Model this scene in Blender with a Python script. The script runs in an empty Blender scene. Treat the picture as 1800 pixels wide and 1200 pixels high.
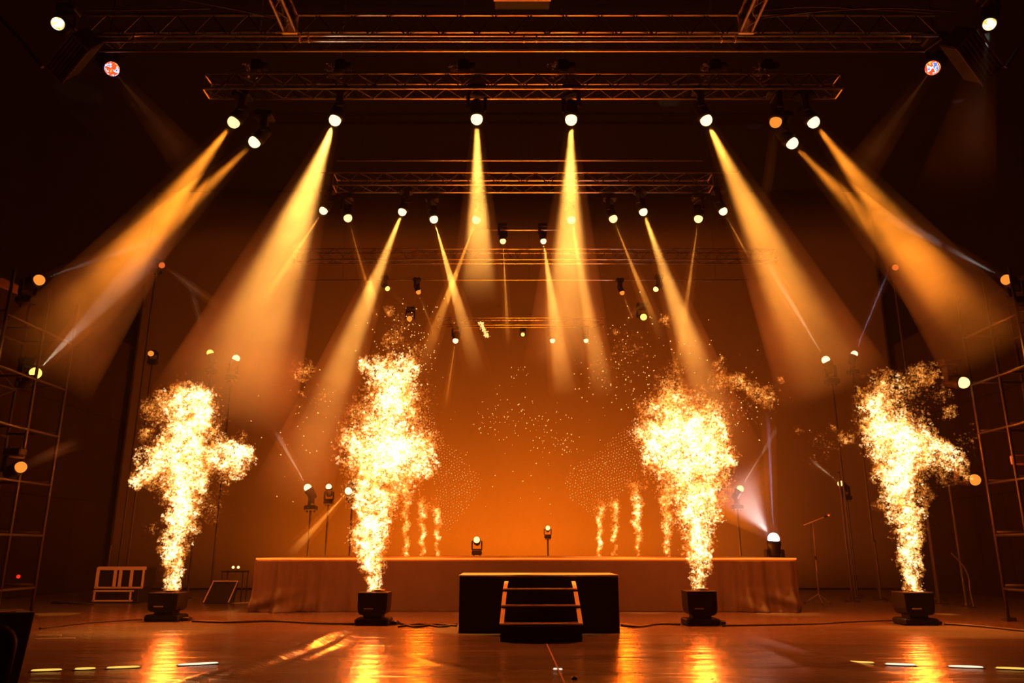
import bpy, math, random
import numpy as np
from mathutils import Vector, Matrix, noise

random.seed(7)
RNG = np.random.default_rng(11)
PI = math.pi
SC = bpy.context.scene
COL = SC.collection

# ------------------------------------------------------------------ camera
F = 1351.0
TH = math.radians(15.1)
CAMZ = 1.13
cam_d = bpy.data.cameras.new('camera')
cam = bpy.data.objects.new('camera', cam_d)
COL.objects.link(cam)
cam.location = (0, 0, CAMZ)
cam.rotation_euler = (PI / 2 + TH, 0, 0)
cam_d.sensor_width = 36.0
cam_d.lens = F / 1800 * 36.0
cam_d.clip_start = 0.05
cam_d.clip_end = 200
SC.camera = cam


def at(px, py, Y):
    """point of the stage at distance Y from the camera that the pixel looks at"""
    dx = (px - 900) / F
    dy = (600 - py) / F
    d = Vector((dx, math.cos(TH) - dy * math.sin(TH), math.sin(TH) + dy * math.cos(TH)))
    return Vector((0, 0, CAMZ)) + d * (Y / d.y)


def ppm(px, py, Y):
    """metres per pixel at that point"""
    p = at(px, py, Y) - Vector((0, 0, CAMZ))
    depth = p.y * math.cos(TH) + p.z * math.sin(TH)
    return depth / F


# ------------------------------------------------------------------ mesh helper
class MB:
    def __init__(self):
        self.v = []
        self.f = []

    def add(self, vs, fs):
        b = len(self.v)
        self.v.extend([tuple(p) for p in vs])
        self.f.extend([tuple(i + b for i in q) for q in fs])
        return self

    def box(self, c, s, m=None, bev=0.0):
        c = Vector(c)
        hx, hy, hz = s[0] / 2, s[1] / 2, s[2] / 2
        if bev <= 0:
            vs = [Vector((x, y, z)) for x in (-hx, hx) for y in (-hy, hy) for z in (-hz, hz)]
            fs = [(0, 1, 3, 2), (4, 6, 7, 5), (0, 4, 5, 1), (2, 3, 7, 6), (0, 2, 6, 4), (1, 5, 7, 3)]
        else:
            b = min(bev, hx * .9, hy * .9, hz * .9)
            ring = []
            for (z, k) in ((-hz, b), (-hz + b, 0), (hz - b, 0), (hz, b)):
                X, Yy = hx - k, hy - k
                c1 = b
                ring.append([(-X + c1, -Yy, z), (X - c1, -Yy, z), (X, -Yy + c1, z), (X, Yy - c1, z),
                             (X - c1, Yy, z), (-X + c1, Yy, z), (-X, Yy - c1, z), (-X, -Yy + c1, z)])
            vs = [Vector(p) for r in ring for p in r]
            fs = [tuple(reversed(range(8))), tuple(range(24, 32))]
            for r in range(3):
                for i in range(8):
                    j = (i + 1) % 8
                    fs.append((r * 8 + i, r * 8 + j, r * 8 + 8 + j, r * 8 + 8 + i))
        if m is not None:
            vs = [m @ p for p in vs]
        return self.add([p + c for p in vs], fs)

    def tube(self, pts, r, n=8, cap=True):
        pts = [Vector(p) for p in pts]
        vs, fs = [], []
        up = None
        for i, p in enumerate(pts):
            if i == 0:
                t = pts[1] - p
            elif i == len(pts) - 1:
                t = p - pts[i - 1]
            else:
                t = pts[i + 1] - pts[i - 1]
            t.normalize()
            if up is None:
                up = Vector((0, 0, 1)) if abs(t.z) < .9 else Vector((1, 0, 0))
            a = t.cross(up).normalized()
            up = a.cross(t).normalized()
            rr = r[i] if isinstance(r, (list, tuple)) else r
            for k in range(n):
                w = 2 * PI * k / n
                vs.append(p + (a * math.cos(w) + up * math.sin(w)) * rr)
        for i in range(len(pts) - 1):
            for k in range(n):
                j = (k + 1) % n
                fs.append((i * n + k, i * n + j, i * n + n + j, i * n + n + k))
        if cap:
            fs.append(tuple(reversed(range(n))))
            e = (len(pts) - 1) * n
            fs.append(tuple(range(e, e + n)))
        return self.add(vs, fs)

    def lathe(self, prof, n=20, m=None, cap=True):
        """prof: list of (radius, z); revolved round local z"""
        vs, fs = [], []
        for (r, z) in prof:
            for k in range(n):
                w = 2 * PI * k / n
                vs.append(Vector((r * math.cos(w), r * math.sin(w), z)))
        for i in range(len(prof) - 1):
            for k in range(n):
                j = (k + 1) % n
                fs.append((i * n + k, i * n + j, i * n + n + j, i * n + n + k))
        if cap:
            fs.append(tuple(reversed(range(n))))
            e = (len(prof) - 1) * n
            fs.append(tuple(range(e, e + n)))
        if m is not None:
            vs = [m @ p for p in vs]
        return self.add(vs, fs)

    def prism(self, poly, y0, y1):
        """poly in x,z extruded along y"""
        n = len(poly)
        vs = [Vector((x, y0, z)) for x, z in poly] + [Vector((x, y1, z)) for x, z in poly]
        fs = [tuple(range(n)), tuple(reversed(range(n, 2 * n)))]
        for i in range(n):
            j = (i + 1) % n
            fs.append((i, n + i, n + j, j))
        return self.add(vs, fs)

    def build(self, name, mat, parent=None, loc=None, smooth=False):
        me = bpy.data.meshes.new(name)
        me.from_pydata(self.v, [], self.f)
        me.update()
        if smooth:
            me.polygons.foreach_set('use_smooth', [True] * len(me.polygons))
        me.materials.append(mat)
        return link(name, me, parent, loc)


def link(name, me, parent=None, loc=None):
    o = bpy.data.objects.new(name, me)
    COL.objects.link(o)
    if parent is not None:
        o.parent = parent
    if loc is not None:
        o.location = loc
    return o


def empty(name, loc=(0, 0, 0), rz=0.0):
    o = bpy.data.objects.new(name, None)
    COL.objects.link(o)
    o.empty_display_size = .1
    o.location = loc
    o.rotation_euler = (0, 0, rz)
    return o


def tag(o, label=None, cat=None, group=None, kind=None):
    if label:
        o['label'] = label
    if cat:
        o['category'] = cat
    if group:
        o['group'] = group
    if kind:
        o['kind'] = kind
    return o


def frame_from(z, hint=Vector((0, 0, 1))):
    z = z.normalized()
    if abs(z.dot(hint)) > .98:
        hint = Vector((0, 1, 0))
    x = hint.cross(z).normalized()
    y = z.cross(x)
    return Matrix((x, y, z)).transposed()


# ------------------------------------------------------------------ materials
def nmat(name):
    m = bpy.data.materials.new(name)
    m.use_nodes = True
    m.node_tree.nodes.clear()
    return m, m.node_tree.nodes, m.node_tree.links


def pbr(name, color, rough=.5, metal=0.0, nscale=0, namt=.25, bump=0.0, vec=None, spec=.5):
    m, N, L = nmat(name)
    out = N.new('ShaderNodeOutputMaterial')
    b = N.new('ShaderNodeBsdfPrincipled')
    b.inputs['Base Color'].default_value = (*color, 1)
    b.inputs['Roughness'].default_value = rough
    b.inputs['Metallic'].default_value = metal
    b.inputs['Specular IOR Level'].default_value = spec
    L.new(b.outputs[0], out.inputs[0])
    if nscale:
        tc = N.new('ShaderNodeTexCoord')
        mp = N.new('ShaderNodeMapping')
        if vec:
            mp.inputs['Scale'].default_value = vec
        nz = N.new('ShaderNodeTexNoise')
        nz.inputs['Scale'].default_value = nscale
        nz.inputs['Detail'].default_value = 4
        L.new(tc.outputs['Object'], mp.inputs[0])
        L.new(mp.outputs[0], nz.inputs['Vector'])
        mx = N.new('ShaderNodeMix')
        mx.data_type = 'RGBA'
        mx.inputs[6].default_value = (*[c * (1 - namt) for c in color], 1)
        mx.inputs[7].default_value = (*[min(1, c * (1 + namt)) for c in color], 1)
        L.new(nz.outputs[0], mx.inputs[0])
        L.new(mx.outputs[2], b.inputs['Base Color'])
        if bump:
            bp = N.new('ShaderNodeBump')
            bp.inputs['Strength'].default_value = bump
            bp.inputs['Distance'].default_value = .05
            L.new(nz.outputs[0], bp.inputs['Height'])
            L.new(bp.outputs[0], b.inputs['Normal'])
    return m


def emit(name, color, strength, mottled=None):
    m, N, L = nmat(name)
    out = N.new('ShaderNodeOutputMaterial')
    e = N.new('ShaderNodeEmission')
    e.inputs[0].default_value = (*color, 1)
    e.inputs[1].default_value = strength
    if mottled:
        tc = N.new('ShaderNodeTexCoord')
        nz = N.new('ShaderNodeTexNoise')
        nz.inputs['Scale'].default_value = 16
        rp = N.new('ShaderNodeValToRGB')
        rp.color_ramp.interpolation = 'CONSTANT'
        els = rp.color_ramp.elements
        els[0].position, els[0].color = 0.0, (*mottled[0], 1)
        els[1].position, els[1].color = .40, (*mottled[1], 1)
        for p, c in ((.46, mottled[2]), (.60, mottled[3])):
            k = els.new(p)
            k.color = (*c, 1)
        L.new(tc.outputs['Object'], nz.inputs['Vector'])
        L.new(nz.outputs[0], rp.inputs[0])
        L.new(rp.outputs[0], e.inputs[0])
    L.new(e.outputs[0], out.inputs[0])
    m.cycles.emission_sampling = 'NONE'
    return m


M = {}
M['black'] = pbr('black_paint', (.005, .0045, .004), .55, 0, 6, .3, spec=.25)
M['black_wood'] = pbr('black_painted_wood', (.016, .010, .008), .6, 0, 9, .3, .1, spec=.2)
M['plastic'] = pbr('black_plastic', (.008, .007, .006), .55, 0, 20, .2, spec=.18)
M['truss'] = pbr('lit_truss_metal', (.80, .66, .58), .34, 1.0, 12, .2)  # paled in colour so the chords stand out as lit lines
M['lattice'] = pbr('dimmed_lattice_metal', (.10, .085, .075), .42, 1.0, 12, .2)  # truss metal darkened in colour so the lacing looks less lit
M['pipe'] = pbr('painted_pipe', (.028, .023, .02), .45, .3, 10, .3)
M['pale_edge'] = pbr('pale_aluminium_edge', (.40, .34, .27), .5, .0, 14, .15)
M['stair_edge'] = pbr('stair_edge_strip', (.8, .62, .36), .55, 0, 10, .1)
M['top_deck'] = pbr('deck_top', (.40, .27, .17), .5, 0, 7, .2)
M['skirt'] = pbr('stage_skirt_cloth', (.046, .033, .027), .75, 0, 3, .2, .2, spec=.2)
M['drop'] = pbr('haze_backdrop_cloth', (.105, .082, .07), .9, 0, .6, .14, 0, (1, 1, .3), spec=.1)
M['ceil'] = pbr('ceiling_black', (.004, .0035, .003), .9, 0, 2, .3, spec=.02)
M['cable'] = pbr('cable_rubber', (.012, .010, .010), .5, 0, 30, .2, spec=.4)
M['chain'] = pbr('chain_steel', (.45, .38, .33), .4, 1.0, 30, .2)
M['tape'] = pbr('dull_floor_tape', (.34, .18, .09), .5, 0, 12, .2)
M['bag'] = pbr('chain_bag_cloth', (.06, .045, .04), .8, 0, 30, .5, .4)
M['stand_metal'] = pbr('worn_stand_metal', (.30, .24, .2), .4, .5, 20, .2)
M['mic'] = pbr('microphone_grille', (.5, .42, .36), .4, .8, 60, .3, .3)


def wall_mat():
    m, N, L = nmat('wall_panel_board')
    out = N.new('ShaderNodeOutputMaterial')
    b = N.new('ShaderNodeBsdfPrincipled')
    b.inputs['Roughness'].default_value = .75
    b.inputs['Specular IOR Level'].default_value = .03
    tc = N.new('ShaderNodeTexCoord')
    mp = N.new('ShaderNodeMapping')
    br = N.new('ShaderNodeTexBrick')
    br.offset = .0
    br.inputs['Color1'].default_value = (.015, .0100, .0080, 1)
    br.inputs['Color2'].default_value = (.019, .0125, .0100, 1)
    br.inputs['Mortar'].default_value = (.004, .003, .002, 1)
    br.inputs['Scale'].default_value = 1.0
    br.inputs['Mortar Size'].default_value = .012
    br.inputs['Brick Width'].default_value = 1.22
    br.inputs['Row Height'].default_value = 2.44
    L.new(tc.outputs['UV'], mp.inputs[0])
    L.new(mp.outputs[0], br.inputs['Vector'])
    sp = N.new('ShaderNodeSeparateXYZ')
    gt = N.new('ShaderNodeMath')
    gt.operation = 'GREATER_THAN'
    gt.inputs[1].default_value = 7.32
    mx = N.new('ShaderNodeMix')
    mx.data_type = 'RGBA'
    mx.inputs[7].default_value = (.0028, .0022, .0019, 1)  # upper boards darkened in colour to stand in for shade near the ceiling
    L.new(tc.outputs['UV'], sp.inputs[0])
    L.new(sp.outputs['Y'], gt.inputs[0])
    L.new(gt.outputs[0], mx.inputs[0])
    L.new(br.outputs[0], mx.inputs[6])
    L.new(mx.outputs[2], b.inputs['Base Color'])
    L.new(b.outputs[0], out.inputs[0])
    return m


def floor_mat():
    m, N, L = nmat('stage_floor_cloth')
    out = N.new('ShaderNodeOutputMaterial')
    b = N.new('ShaderNodeBsdfPrincipled')
    tc = N.new('ShaderNodeTexCoord')
    mp = N.new('ShaderNodeMapping')
    mp.inputs['Scale'].default_value = (.32, 1.8, 1)
    mp.inputs['Rotation'].default_value = (0, 0, math.radians(4))
    nz = N.new('ShaderNodeTexNoise')
    nz.inputs['Scale'].default_value = 2.1
    nz.inputs['Detail'].default_value = 4
    nz.inputs['Distortion'].default_value = .6
    L.new(tc.outputs['Object'], mp.inputs[0])
    L.new(mp.outputs[0], nz.inputs['Vector'])
    bp = N.new('ShaderNodeBump')
    bp.inputs['Strength'].default_value = .62
    bp.inputs['Distance'].default_value = .05
    L.new(nz.outputs[0], bp.inputs['Height'])
    L.new(bp.outputs[0], b.inputs['Normal'])
    n2 = N.new('ShaderNodeTexNoise')
    n2.inputs['Scale'].default_value = 1.1
    n2.inputs['Detail'].default_value = 6
    L.new(mp.outputs[0], n2.inputs['Vector'])
    mx = N.new('ShaderNodeMix')
    mx.data_type = 'RGBA'
    mx.inputs[6].default_value = (.048, .036, .029, 1)
    mx.inputs[7].default_value = (.165, .122, .098, 1)
    L.new(n2.outputs[0], mx.inputs[0])
    L.new(mx.outputs[2], b.inputs['Base Color'])
    mr = N.new('ShaderNodeMapRange')
    mr.inputs['To Min'].default_value = .16
    mr.inputs['To Max'].default_value = .30
    L.new(n2.outputs[0], mr.inputs['Value'])
    L.new(mr.outputs[0], b.inputs['Roughness'])
    b.inputs['Specular IOR Level'].default_value = .30
    L.new(b.outputs[0], out.inputs[0])
    return m


def flame_mat():
    """hot gas: it glows and lets light through; hotter parts glow brighter and yellower"""
    m, N, L = nmat('burning_gas')
    out = N.new('ShaderNodeOutputMaterial')
    at_ = N.new('ShaderNodeAttribute')
    at_.attribute_name = 'glow_level'
    rp = N.new('ShaderNodeValToRGB')
    e0, e1 = rp.color_ramp.elements
    e0.position, e0.color = 0.0, (1, .20, .015, 1)
    e1.position, e1.color = 1.0, (1, .70, .36, 1)
    k = rp.color_ramp.elements.new(.45)
    k.color = (1, .40, .07, 1)
    L.new(at_.outputs['Fac'], rp.inputs[0])
    ms = N.new('ShaderNodeMath')
    ms.operation = 'MULTIPLY'
    L.new(at_.outputs['Fac'], ms.inputs[0])
    ms.inputs[1].default_value = FLAME_GAIN
    e = N.new('ShaderNodeEmission')
    L.new(rp.outputs[0], e.inputs[0])
    L.new(ms.outputs[0], e.inputs[1])
    t = N.new('ShaderNodeBsdfTransparent')
    a = N.new('ShaderNodeAddShader')
    L.new(e.outputs[0], a.inputs[0])
    L.new(t.outputs[0], a.inputs[1])
    L.new(a.outputs[0], out.inputs[0])
    m.cycles.emission_sampling = 'NONE'
    return m


def haze_mat():
    """stage haze hanging in a beam: scatters the lamp's light; thins out along the throw, drifting and patchy"""
    m, N, L = nmat('stage_haze')
    out = N.new('ShaderNodeOutputMaterial')
    tc = N.new('ShaderNodeTexCoord')
    sp = N.new('ShaderNodeSeparateXYZ')
    L.new(tc.outputs['Generated'], sp.inputs[0])
    rp = N.new('ShaderNodeValToRGB')
    els = rp.color_ramp.elements
    els[0].position, els[0].color = 0.0, (.30, .30, .30, 1)
    els[1].position, els[1].color = 1.0, (0, 0, 0, 1)
    for p, v in ((.15, .42), (.55, 1.1), (.75, .9), (.91, .28)):
        k = els.new(p)
        k.color = (v, v, v, 1)
    L.new(sp.outputs['Z'], rp.inputs[0])
    geo = N.new('ShaderNodeNewGeometry')
    nz = N.new('ShaderNodeTexNoise')
    nz.inputs['Scale'].default_value = .9
    nz.inputs['Detail'].default_value = 3
    L.new(geo.outputs['Position'], nz.inputs['Vector'])
    mr = N.new('ShaderNodeMapRange')
    mr.inputs['From Min'].default_value = .34
    mr.inputs['From Max'].default_value = .66
    mr.inputs['To Min'].default_value = .55
    mr.inputs['To Max'].default_value = 1.4
    L.new(nz.outputs[0], mr.inputs['Value'])
    oi = N.new('ShaderNodeObjectInfo')
    sx = N.new('ShaderNodeSeparateColor')
    L.new(oi.outputs['Color'], sx.inputs[0])
    a = N.new('ShaderNodeMath')
    a.operation = 'MULTIPLY'
    L.new(rp.outputs[0], a.inputs[0])
    L.new(mr.outputs[0], a.inputs[1])
    b = N.new('ShaderNodeMath')
    b.operation = 'MULTIPLY'
    L.new(a.outputs[0], b.inputs[0])
    L.new(sx.outputs[0], b.inputs[1])
    vs = N.new('ShaderNodeVolumeScatter')
    vs.inputs['Color'].default_value = (1, 1, 1, 1)
    vs.inputs['Anisotropy'].default_value = 0.0
    L.new(b.outputs[0], vs.inputs['Density'])
    L.new(vs.outputs[0], out.inputs['Volume'])
    m.cycles.volume_step_rate = 1.0
    return m


FLAME_GAIN = .37
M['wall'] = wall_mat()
M['floor'] = floor_mat()
M['flame'] = flame_mat()
M['haze'] = haze_mat()
M['lens_hot'] = emit('lens_glow_hot', (1, .72, .36), 2.3)
M['lens_warm'] = emit('lens_glow_amber', (1, .56, .16), 3.2)
M['lens_yellow'] = emit('lens_glow_yellow', (1, .66, .12), 2.0)
M['lens_orange'] = emit('lens_glow_orange', (1, .30, .035), 1.0)
M['lens_red'] = emit('lens_glow_red', (1, .17, .03), .8)
M['lens_white'] = emit('lens_glow_white', (.85, .88, 1), 6)
M['lens_mixed'] = emit('lens_glow_mixed', (1, 1, 1), 1.3, ((.1, .22, .9), (.95, .95, 1.0), (.9, .08, .02), (1, .5, .1)))
M['lens_white_amber'] = emit('lens_glow_white_amber', (1, 1, 1), 1.6, ((.6, .8, .95), (.95, .97, 1.0), (1, .8, .4), (1, .45, .06)))
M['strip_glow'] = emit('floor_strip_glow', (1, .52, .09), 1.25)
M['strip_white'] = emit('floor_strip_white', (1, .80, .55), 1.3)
M['spark'] = emit('spark_glow', (1, .55, .16), 1.6)
M['red_led'] = emit('red_indicator', (1, .03, .01), 1.0)

# ------------------------------------------------------------------ the hall
HX, BY, CZ = 12.0, 24.0, 12.6


def plane_uv(name, pts, mat, us):
    me = bpy.data.meshes.new(name)
    me.from_pydata([tuple(p) for p in pts], [], [(0, 1, 2, 3)])
    uv = me.uv_layers.new(name='UVMap')
    for i, c in enumerate(us):
        uv.data[i].uv = c
    me.materials.append(mat)
    return tag(link(name, me), kind='structure')


def build_floor():
    # the stage cloth, with the folds that run across it
    nx, ny = 960, 560
    xs = np.linspace(-HX, HX, nx)
    ys = np.linspace(2.0, BY, ny) ** 1.0
    ys = 2.0 + (BY - 2.0) * np.linspace(0, 1, ny) ** 1.5
    X, Y = np.meshgrid(xs, ys)
    Z = np.zeros_like(X)
    # folds: (pixel polyline on the floor, width m, height m)
    folds = [([(630, 1103), (560, 1130), (480, 1158), (400, 1180), (300, 1205)], .10, .030),
             ([(628, 1108), (585, 1120), (530, 1148), (470, 1168), (380, 1195)], .09, .026),
             ([(640, 1104), (590, 1135), (545, 1155), (505, 1170)], .07, .018),
             ([(520, 1110), (470, 1125), (430, 1140)], .10, .010),
             ([(700, 1150), (820, 1178), (900, 1195)], .10, .006),
             ([(1330, 1118), (1440, 1150), (1560, 1185)], .12, .012),
             ([(1300, 1125), (1400, 1165), (1480, 1200)], .12, .010),
             ([(640, 1185), (700, 1178), (800, 1170)], .10, .006)]
    for poly, w, h in folds:
        P = []
        for (px, py) in poly:
            d = at(px, py, 10) - Vector((0, 0, CAMZ))
            k = -CAMZ / d.z
            P.append((d.x * k, d.y * k))
        best = np.full(X.shape, 1e9)
        tt = np.zeros(X.shape)
        n = len(P) - 1
        for i in range(n):
            ax, ay = P[i]
            bx, by = P[i + 1]
            ux, uy = bx - ax, by - ay
            t = np.clip(((X - ax) * ux + (Y - ay) * uy) / (ux * ux + uy * uy), 0, 1)
            d = np.hypot(X - ax - t * ux, Y - ay - t * uy)
            m = d < best
            best = np.where(m, d, best)
            tt = np.where(m, (i + t) / n, tt)
        Z += 1.7 * h * np.exp(-(best / w) ** 2) * np.clip(np.sin(np.clip(tt, .02, .98) * PI), 0, 1) ** .5
    v = np.stack([X, Y, Z], -1).reshape(-1, 3)
    i = np.arange(nx * ny).reshape(ny, nx)
    q = np.stack([i[:-1, :-1], i[:-1, 1:], i[1:, 1:], i[1:, :-1]], -1).reshape(-1, 4)
    me = np_mesh('floor', v, q)
    me.polygons.foreach_set('use_smooth', np.ones(len(q), bool))
    me.materials.append(M['floor'])
    tag(link('floor', me), kind='structure')


def np_mesh(name, v, q):
    me = bpy.data.meshes.new(name)
    n, k = q.shape
    me.vertices.add(len(v))
    me.vertices.foreach_set('co', np.ascontiguousarray(v, np.float32).ravel())
    me.loops.add(n * k)
    me.loops.foreach_set('vertex_index', np.ascontiguousarray(q, np.int32).ravel())
    me.polygons.add(n)
    me.polygons.foreach_set('loop_start', np.arange(0, n * k, k, dtype=np.int32))
    me.update(calc_edges=True)
    return me


def build_hall():
    build_floor()
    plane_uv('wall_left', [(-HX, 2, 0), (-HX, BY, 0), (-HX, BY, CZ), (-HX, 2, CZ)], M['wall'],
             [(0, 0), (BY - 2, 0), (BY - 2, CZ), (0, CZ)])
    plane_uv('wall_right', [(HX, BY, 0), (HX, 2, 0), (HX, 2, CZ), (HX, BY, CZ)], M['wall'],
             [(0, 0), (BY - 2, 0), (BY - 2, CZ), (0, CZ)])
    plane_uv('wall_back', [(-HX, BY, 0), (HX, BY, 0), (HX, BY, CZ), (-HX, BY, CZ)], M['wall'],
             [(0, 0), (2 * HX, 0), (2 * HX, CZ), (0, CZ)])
    plane_uv('ceiling', [(-HX, 2, CZ), (-HX, BY, CZ), (HX, BY, CZ), (HX, 2, CZ)], M['ceil'],
             [(0, 0), (1, 0), (1, 1), (0, 1)])
    # backdrop cloth added so its lit glow stands in for haze: gentle vertical folds, hung in front of the back wall
    nx, nz = 240, 8
    xs = np.linspace(-11.8, 11.8, nx)
    zs = np.linspace(.04, CZ - .06, nz)
    X, Z = np.meshgrid(xs, zs)
    Yc = 23.3 + .012 * np.sin(X * 2.0 + .8 * np.sin(X * .7))
    v = np.stack([X, Yc, Z], -1).reshape(-1, 3)
    i = np.arange(nx * nz).reshape(nz, nx)
    q = np.stack([i[:-1, :-1], i[:-1, 1:], i[1:, 1:], i[1:, :-1]], -1).reshape(-1, 4)
    me = np_mesh('haze_backdrop', v, q)
    me.polygons.foreach_set('use_smooth', np.ones(len(q), bool))
    me.materials.append(M['drop'])
    o = link('haze_backdrop', me)
    md = o.modifiers.new('thickness', 'SOLIDIFY')
    md.thickness = .012
    tag(o, 'wide added cloth backdrop lit orange in place of haze behind the raised rear platform', 'curtain')


build_hall()

# ------------------------------------------------------------------ lights helper
AMBER = (1, .35, .042)
PALE = (1, .72, .42)
BRIGHT = (1, .41, .065)
DIM = (1, .27, .018)
VIOLET = (.72, .62, 1)


def light(kind, loc, energy, color, r=.1, parent=None, name='glow', **kw):
    d = bpy.data.lights.new(name, kind)
    d.energy = energy
    d.color = color
    if kind != 'SUN' and kind != 'AREA':
        d.shadow_soft_size = r
    for k, v in kw.items():
        setattr(d, k, v)
    o = bpy.data.objects.new(name, d)
    COL.objects.link(o)
    o.location = loc
    if parent is not None:
        o.parent = parent
    return o


# ------------------------------------------------------------------ lamps
LAMP_MESH = {}


def lamp_meshes():
    b = MB()
    b.box((0, 0, .06), (.30, .22, .12), bev=.02)
    b.tube([(-.09, 0, .12), (-.09, 0, .17)], .018, 8)
    b.tube([(.09, 0, .12), (.09, 0, .17)], .018, 8)
    LAMP_MESH['base'] = b
    y = MB()
    y.box((0, 0, -.03), (.30, .12, .05), bev=.012)
    y.box((-.145, 0, -.16), (.035, .10, .26), bev=.012)
    y.box((.145, 0, -.16), (.035, .10, .26), bev=.012)
    LAMP_MESH['yoke'] = y
    h = MB()
    h.lathe([(.05, -.30), (.085, -.285), (.10, -.22), (.105, -.10), (.118, -.06), (.118, -.02), (.105, -.004), (.09, 0)], 20)
    LAMP_MESH['head'] = h
    l = MB()
    l.lathe([(.093 * math.cos(a), .033 + .093 * math.sin(a)) for a in np.linspace(-.45, 1.52, 11)], 20)
    LAMP_MESH['lens'] = l
    out = {}
    for k, mb in LAMP_MESH.items():
        me = bpy.data.meshes.new(k)
        me.from_pydata(mb.v, [], mb.f)
        me.update()
        me.polygons.foreach_set('use_smooth', [k in ('head', 'lens')] * len(me.polygons))
        out[k] = me
    for k in ('base', 'yoke', 'head'):
        out[k].materials.append(M['plastic'])
    LAMP_MESH.clear()
    LAMP_MESH.update(out)


lamp_meshes()
LENS_CACHE = {}


def lens_mesh(mat):
    if mat not in LENS_CACHE:
        me = LAMP_MESH['lens'].copy()
        me.materials.append(M[mat])
        LENS_CACHE[mat] = me
    return LENS_CACHE[mat]


BEAM_GAIN = .75


def beam(root, P, E, w0, w1, power, color, dens, rootloc, s=1.0):
    """a spot lamp and the lit haze it throws: real light in real haze"""
    d = E - P
    Ln = d.length
    dn = d.normalized()
    R = frame_from(dn)
    half = math.atan(max(.001, (w1 - w0)) / Ln)
    sp = light('SPOT', P + dn * (.16 * s + .02) - rootloc, power * BEAM_GAIN, color, (w0 * .5 if w1 > .3 else .012), root, 'spot_source',
               spot_size=min(PI * .9, max(2 * half, math.radians(1.0)) * 1.12), spot_blend=(.85 if w1 > .45 else .45))
    sp.rotation_euler = (R @ Matrix.Rotation(PI, 3, 'X')).to_euler()
    mb = MB()
    off0 = .10
    prof = [(1.0 * (w0 * 1.15 + (w1 * 1.2 - w0 * 1.15) * t), Ln * t) for t in (0, .25, .5, .75, 1.0)]
    mb.lathe(prof, 20)
    o = mb.build('light_beam', M['haze'], root)
    o.matrix_local = Matrix.Translation(P + dn * .10 - rootloc) @ R.to_4x4()
    o.color = (dens * 1.4, dens * 1.4, dens * 1.4, 1)
    return o


LAST = [0, 0, 0]


def lamp(px, py, Y, mount, lens, label, group=None, end=None, w=0, power=0, dens=.3, color=AMBER, aim=None, s=1.0, extra=None, name='spotlight', rod=False):
    P = at(px, py, Y)
    if end is not None:
        E = at(*end)
    else:
        E = P + Vector(aim if aim else (0, -1, -.35)) * 2
    dn = (E - P).normalized()
    pivot = P - dn * .17 * s
    up = -1 if mount == 'stand' else 1
    loc = pivot + Vector((0, 0, up * .26 * s))
    root = empty(name, loc)
    tag(root, label, 'spotlight', group)
    LAST[:] = [loc.x, loc.y, loc.z - .12 * s]
    if rod:
        MB().tube([(0, 0, .12 * s), (0, 0, CZ - loc.z - .01)], .014, 8).build('drop_rod', M['plastic'], root)
    yaw = math.atan2(dn.x, -dn.y) if abs(dn.x) + abs(dn.y) > 1e-3 else 0
    flip = Matrix.Rotation(PI, 4, 'X') if up < 0 else Matrix.Identity(4)
    b = link('base', LAMP_MESH['base'], root)
    b.matrix_local = flip @ Matrix.Scale(s, 4)
    y = link('yoke', LAMP_MESH['yoke'], root)
    y.matrix_local = flip @ Matrix.Rotation(yaw if up > 0 else -yaw, 4, 'Z') @ Matrix.Scale(s, 4)
    h = link('head', LAMP_MESH['head'], root)
    R = frame_from(dn)
    h.matrix_local = Matrix.Translation(P - loc) @ R.to_4x4() @ Matrix.Scale(s, 4)
    l = link('lens', lens_mesh(lens), h)
    if end is not None and power > 0:
        w1 = w * .5 * ppm(*end)
        beam(root, P, E, .075 * s, w1, power, color, dens, loc, s)
        for (e2, ww, pw, dd, cc) in (extra or ()):
            E2 = at(*e2)
            beam(root, P, E2, .06 * s, ww * .5 * ppm(*e2), pw, cc, dd, loc, s)
    return root


G1 = 'amber spotlights under the front truss'
G2 = 'amber spotlights under the middle truss'
G3 = 'small spotlights at the back of the stage'
G4 = 'spotlights on the side towers'
HOT, WARM, YEL, ORG = 'lens_hot', 'lens_warm', 'lens_yellow', 'lens_orange'
K = 1.0
# front truss row
lamp(413, 212, 12.4, 'hang', WARM, 'amber spotlight highest of the pair throwing the broad beam at the left tower', G1, (70, 650, 11.6), 165, 11700, .16, DIM, s=1.15)
lamp(450, 247, 12.6, 'hang', HOT, 'lower amber spotlight whose narrow beam crosses into the broad beam at left', G1, (120, 560, 11.9), 105, 7200, .16, DIM, s=1.15)
lamp(590, 208, 12.4, 'hang', HOT, 'amber spotlight with the wide bright beam falling behind the leftmost flame', G1, (392, 730, 12.0), 215, 21000, .18, BRIGHT, s=1.15)
lamp(838, 206, 12.4, 'hang', HOT, 'amber spotlight throwing a straight bright beam down, left of centre', G1, (842, 520, 12.2), 85, 18200, .22, BRIGHT, s=1.15)
lamp(1004, 207, 12.4, 'hang', HOT, 'amber spotlight throwing a straight cloudy beam down, right of centre', G1, (998, 640, 12.2), 135, 21600, .24, BRIGHT, s=1.15)
lamp(1240, 208, 12.4, 'hang', HOT, 'amber spotlight with the wide beam slanting down right behind the inner right flame', G1, (1465, 680, 12.0), 165, 19200, .18, s=1.15)
lamp(1364, 211, 12.4, 'hang', ORG, 'dim orange spotlight between two bright ones under the front truss', G1, (1343, 370, 12.4), 16, 700, .14, DIM, s=1.15)
lamp(1428, 212, 12.4, 'hang', HOT, 'highest amber spotlight throwing the broad beam at the right tower', G1, (1745, 620, 11.6), 150, 11700, .16, DIM, s=1.15)
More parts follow.
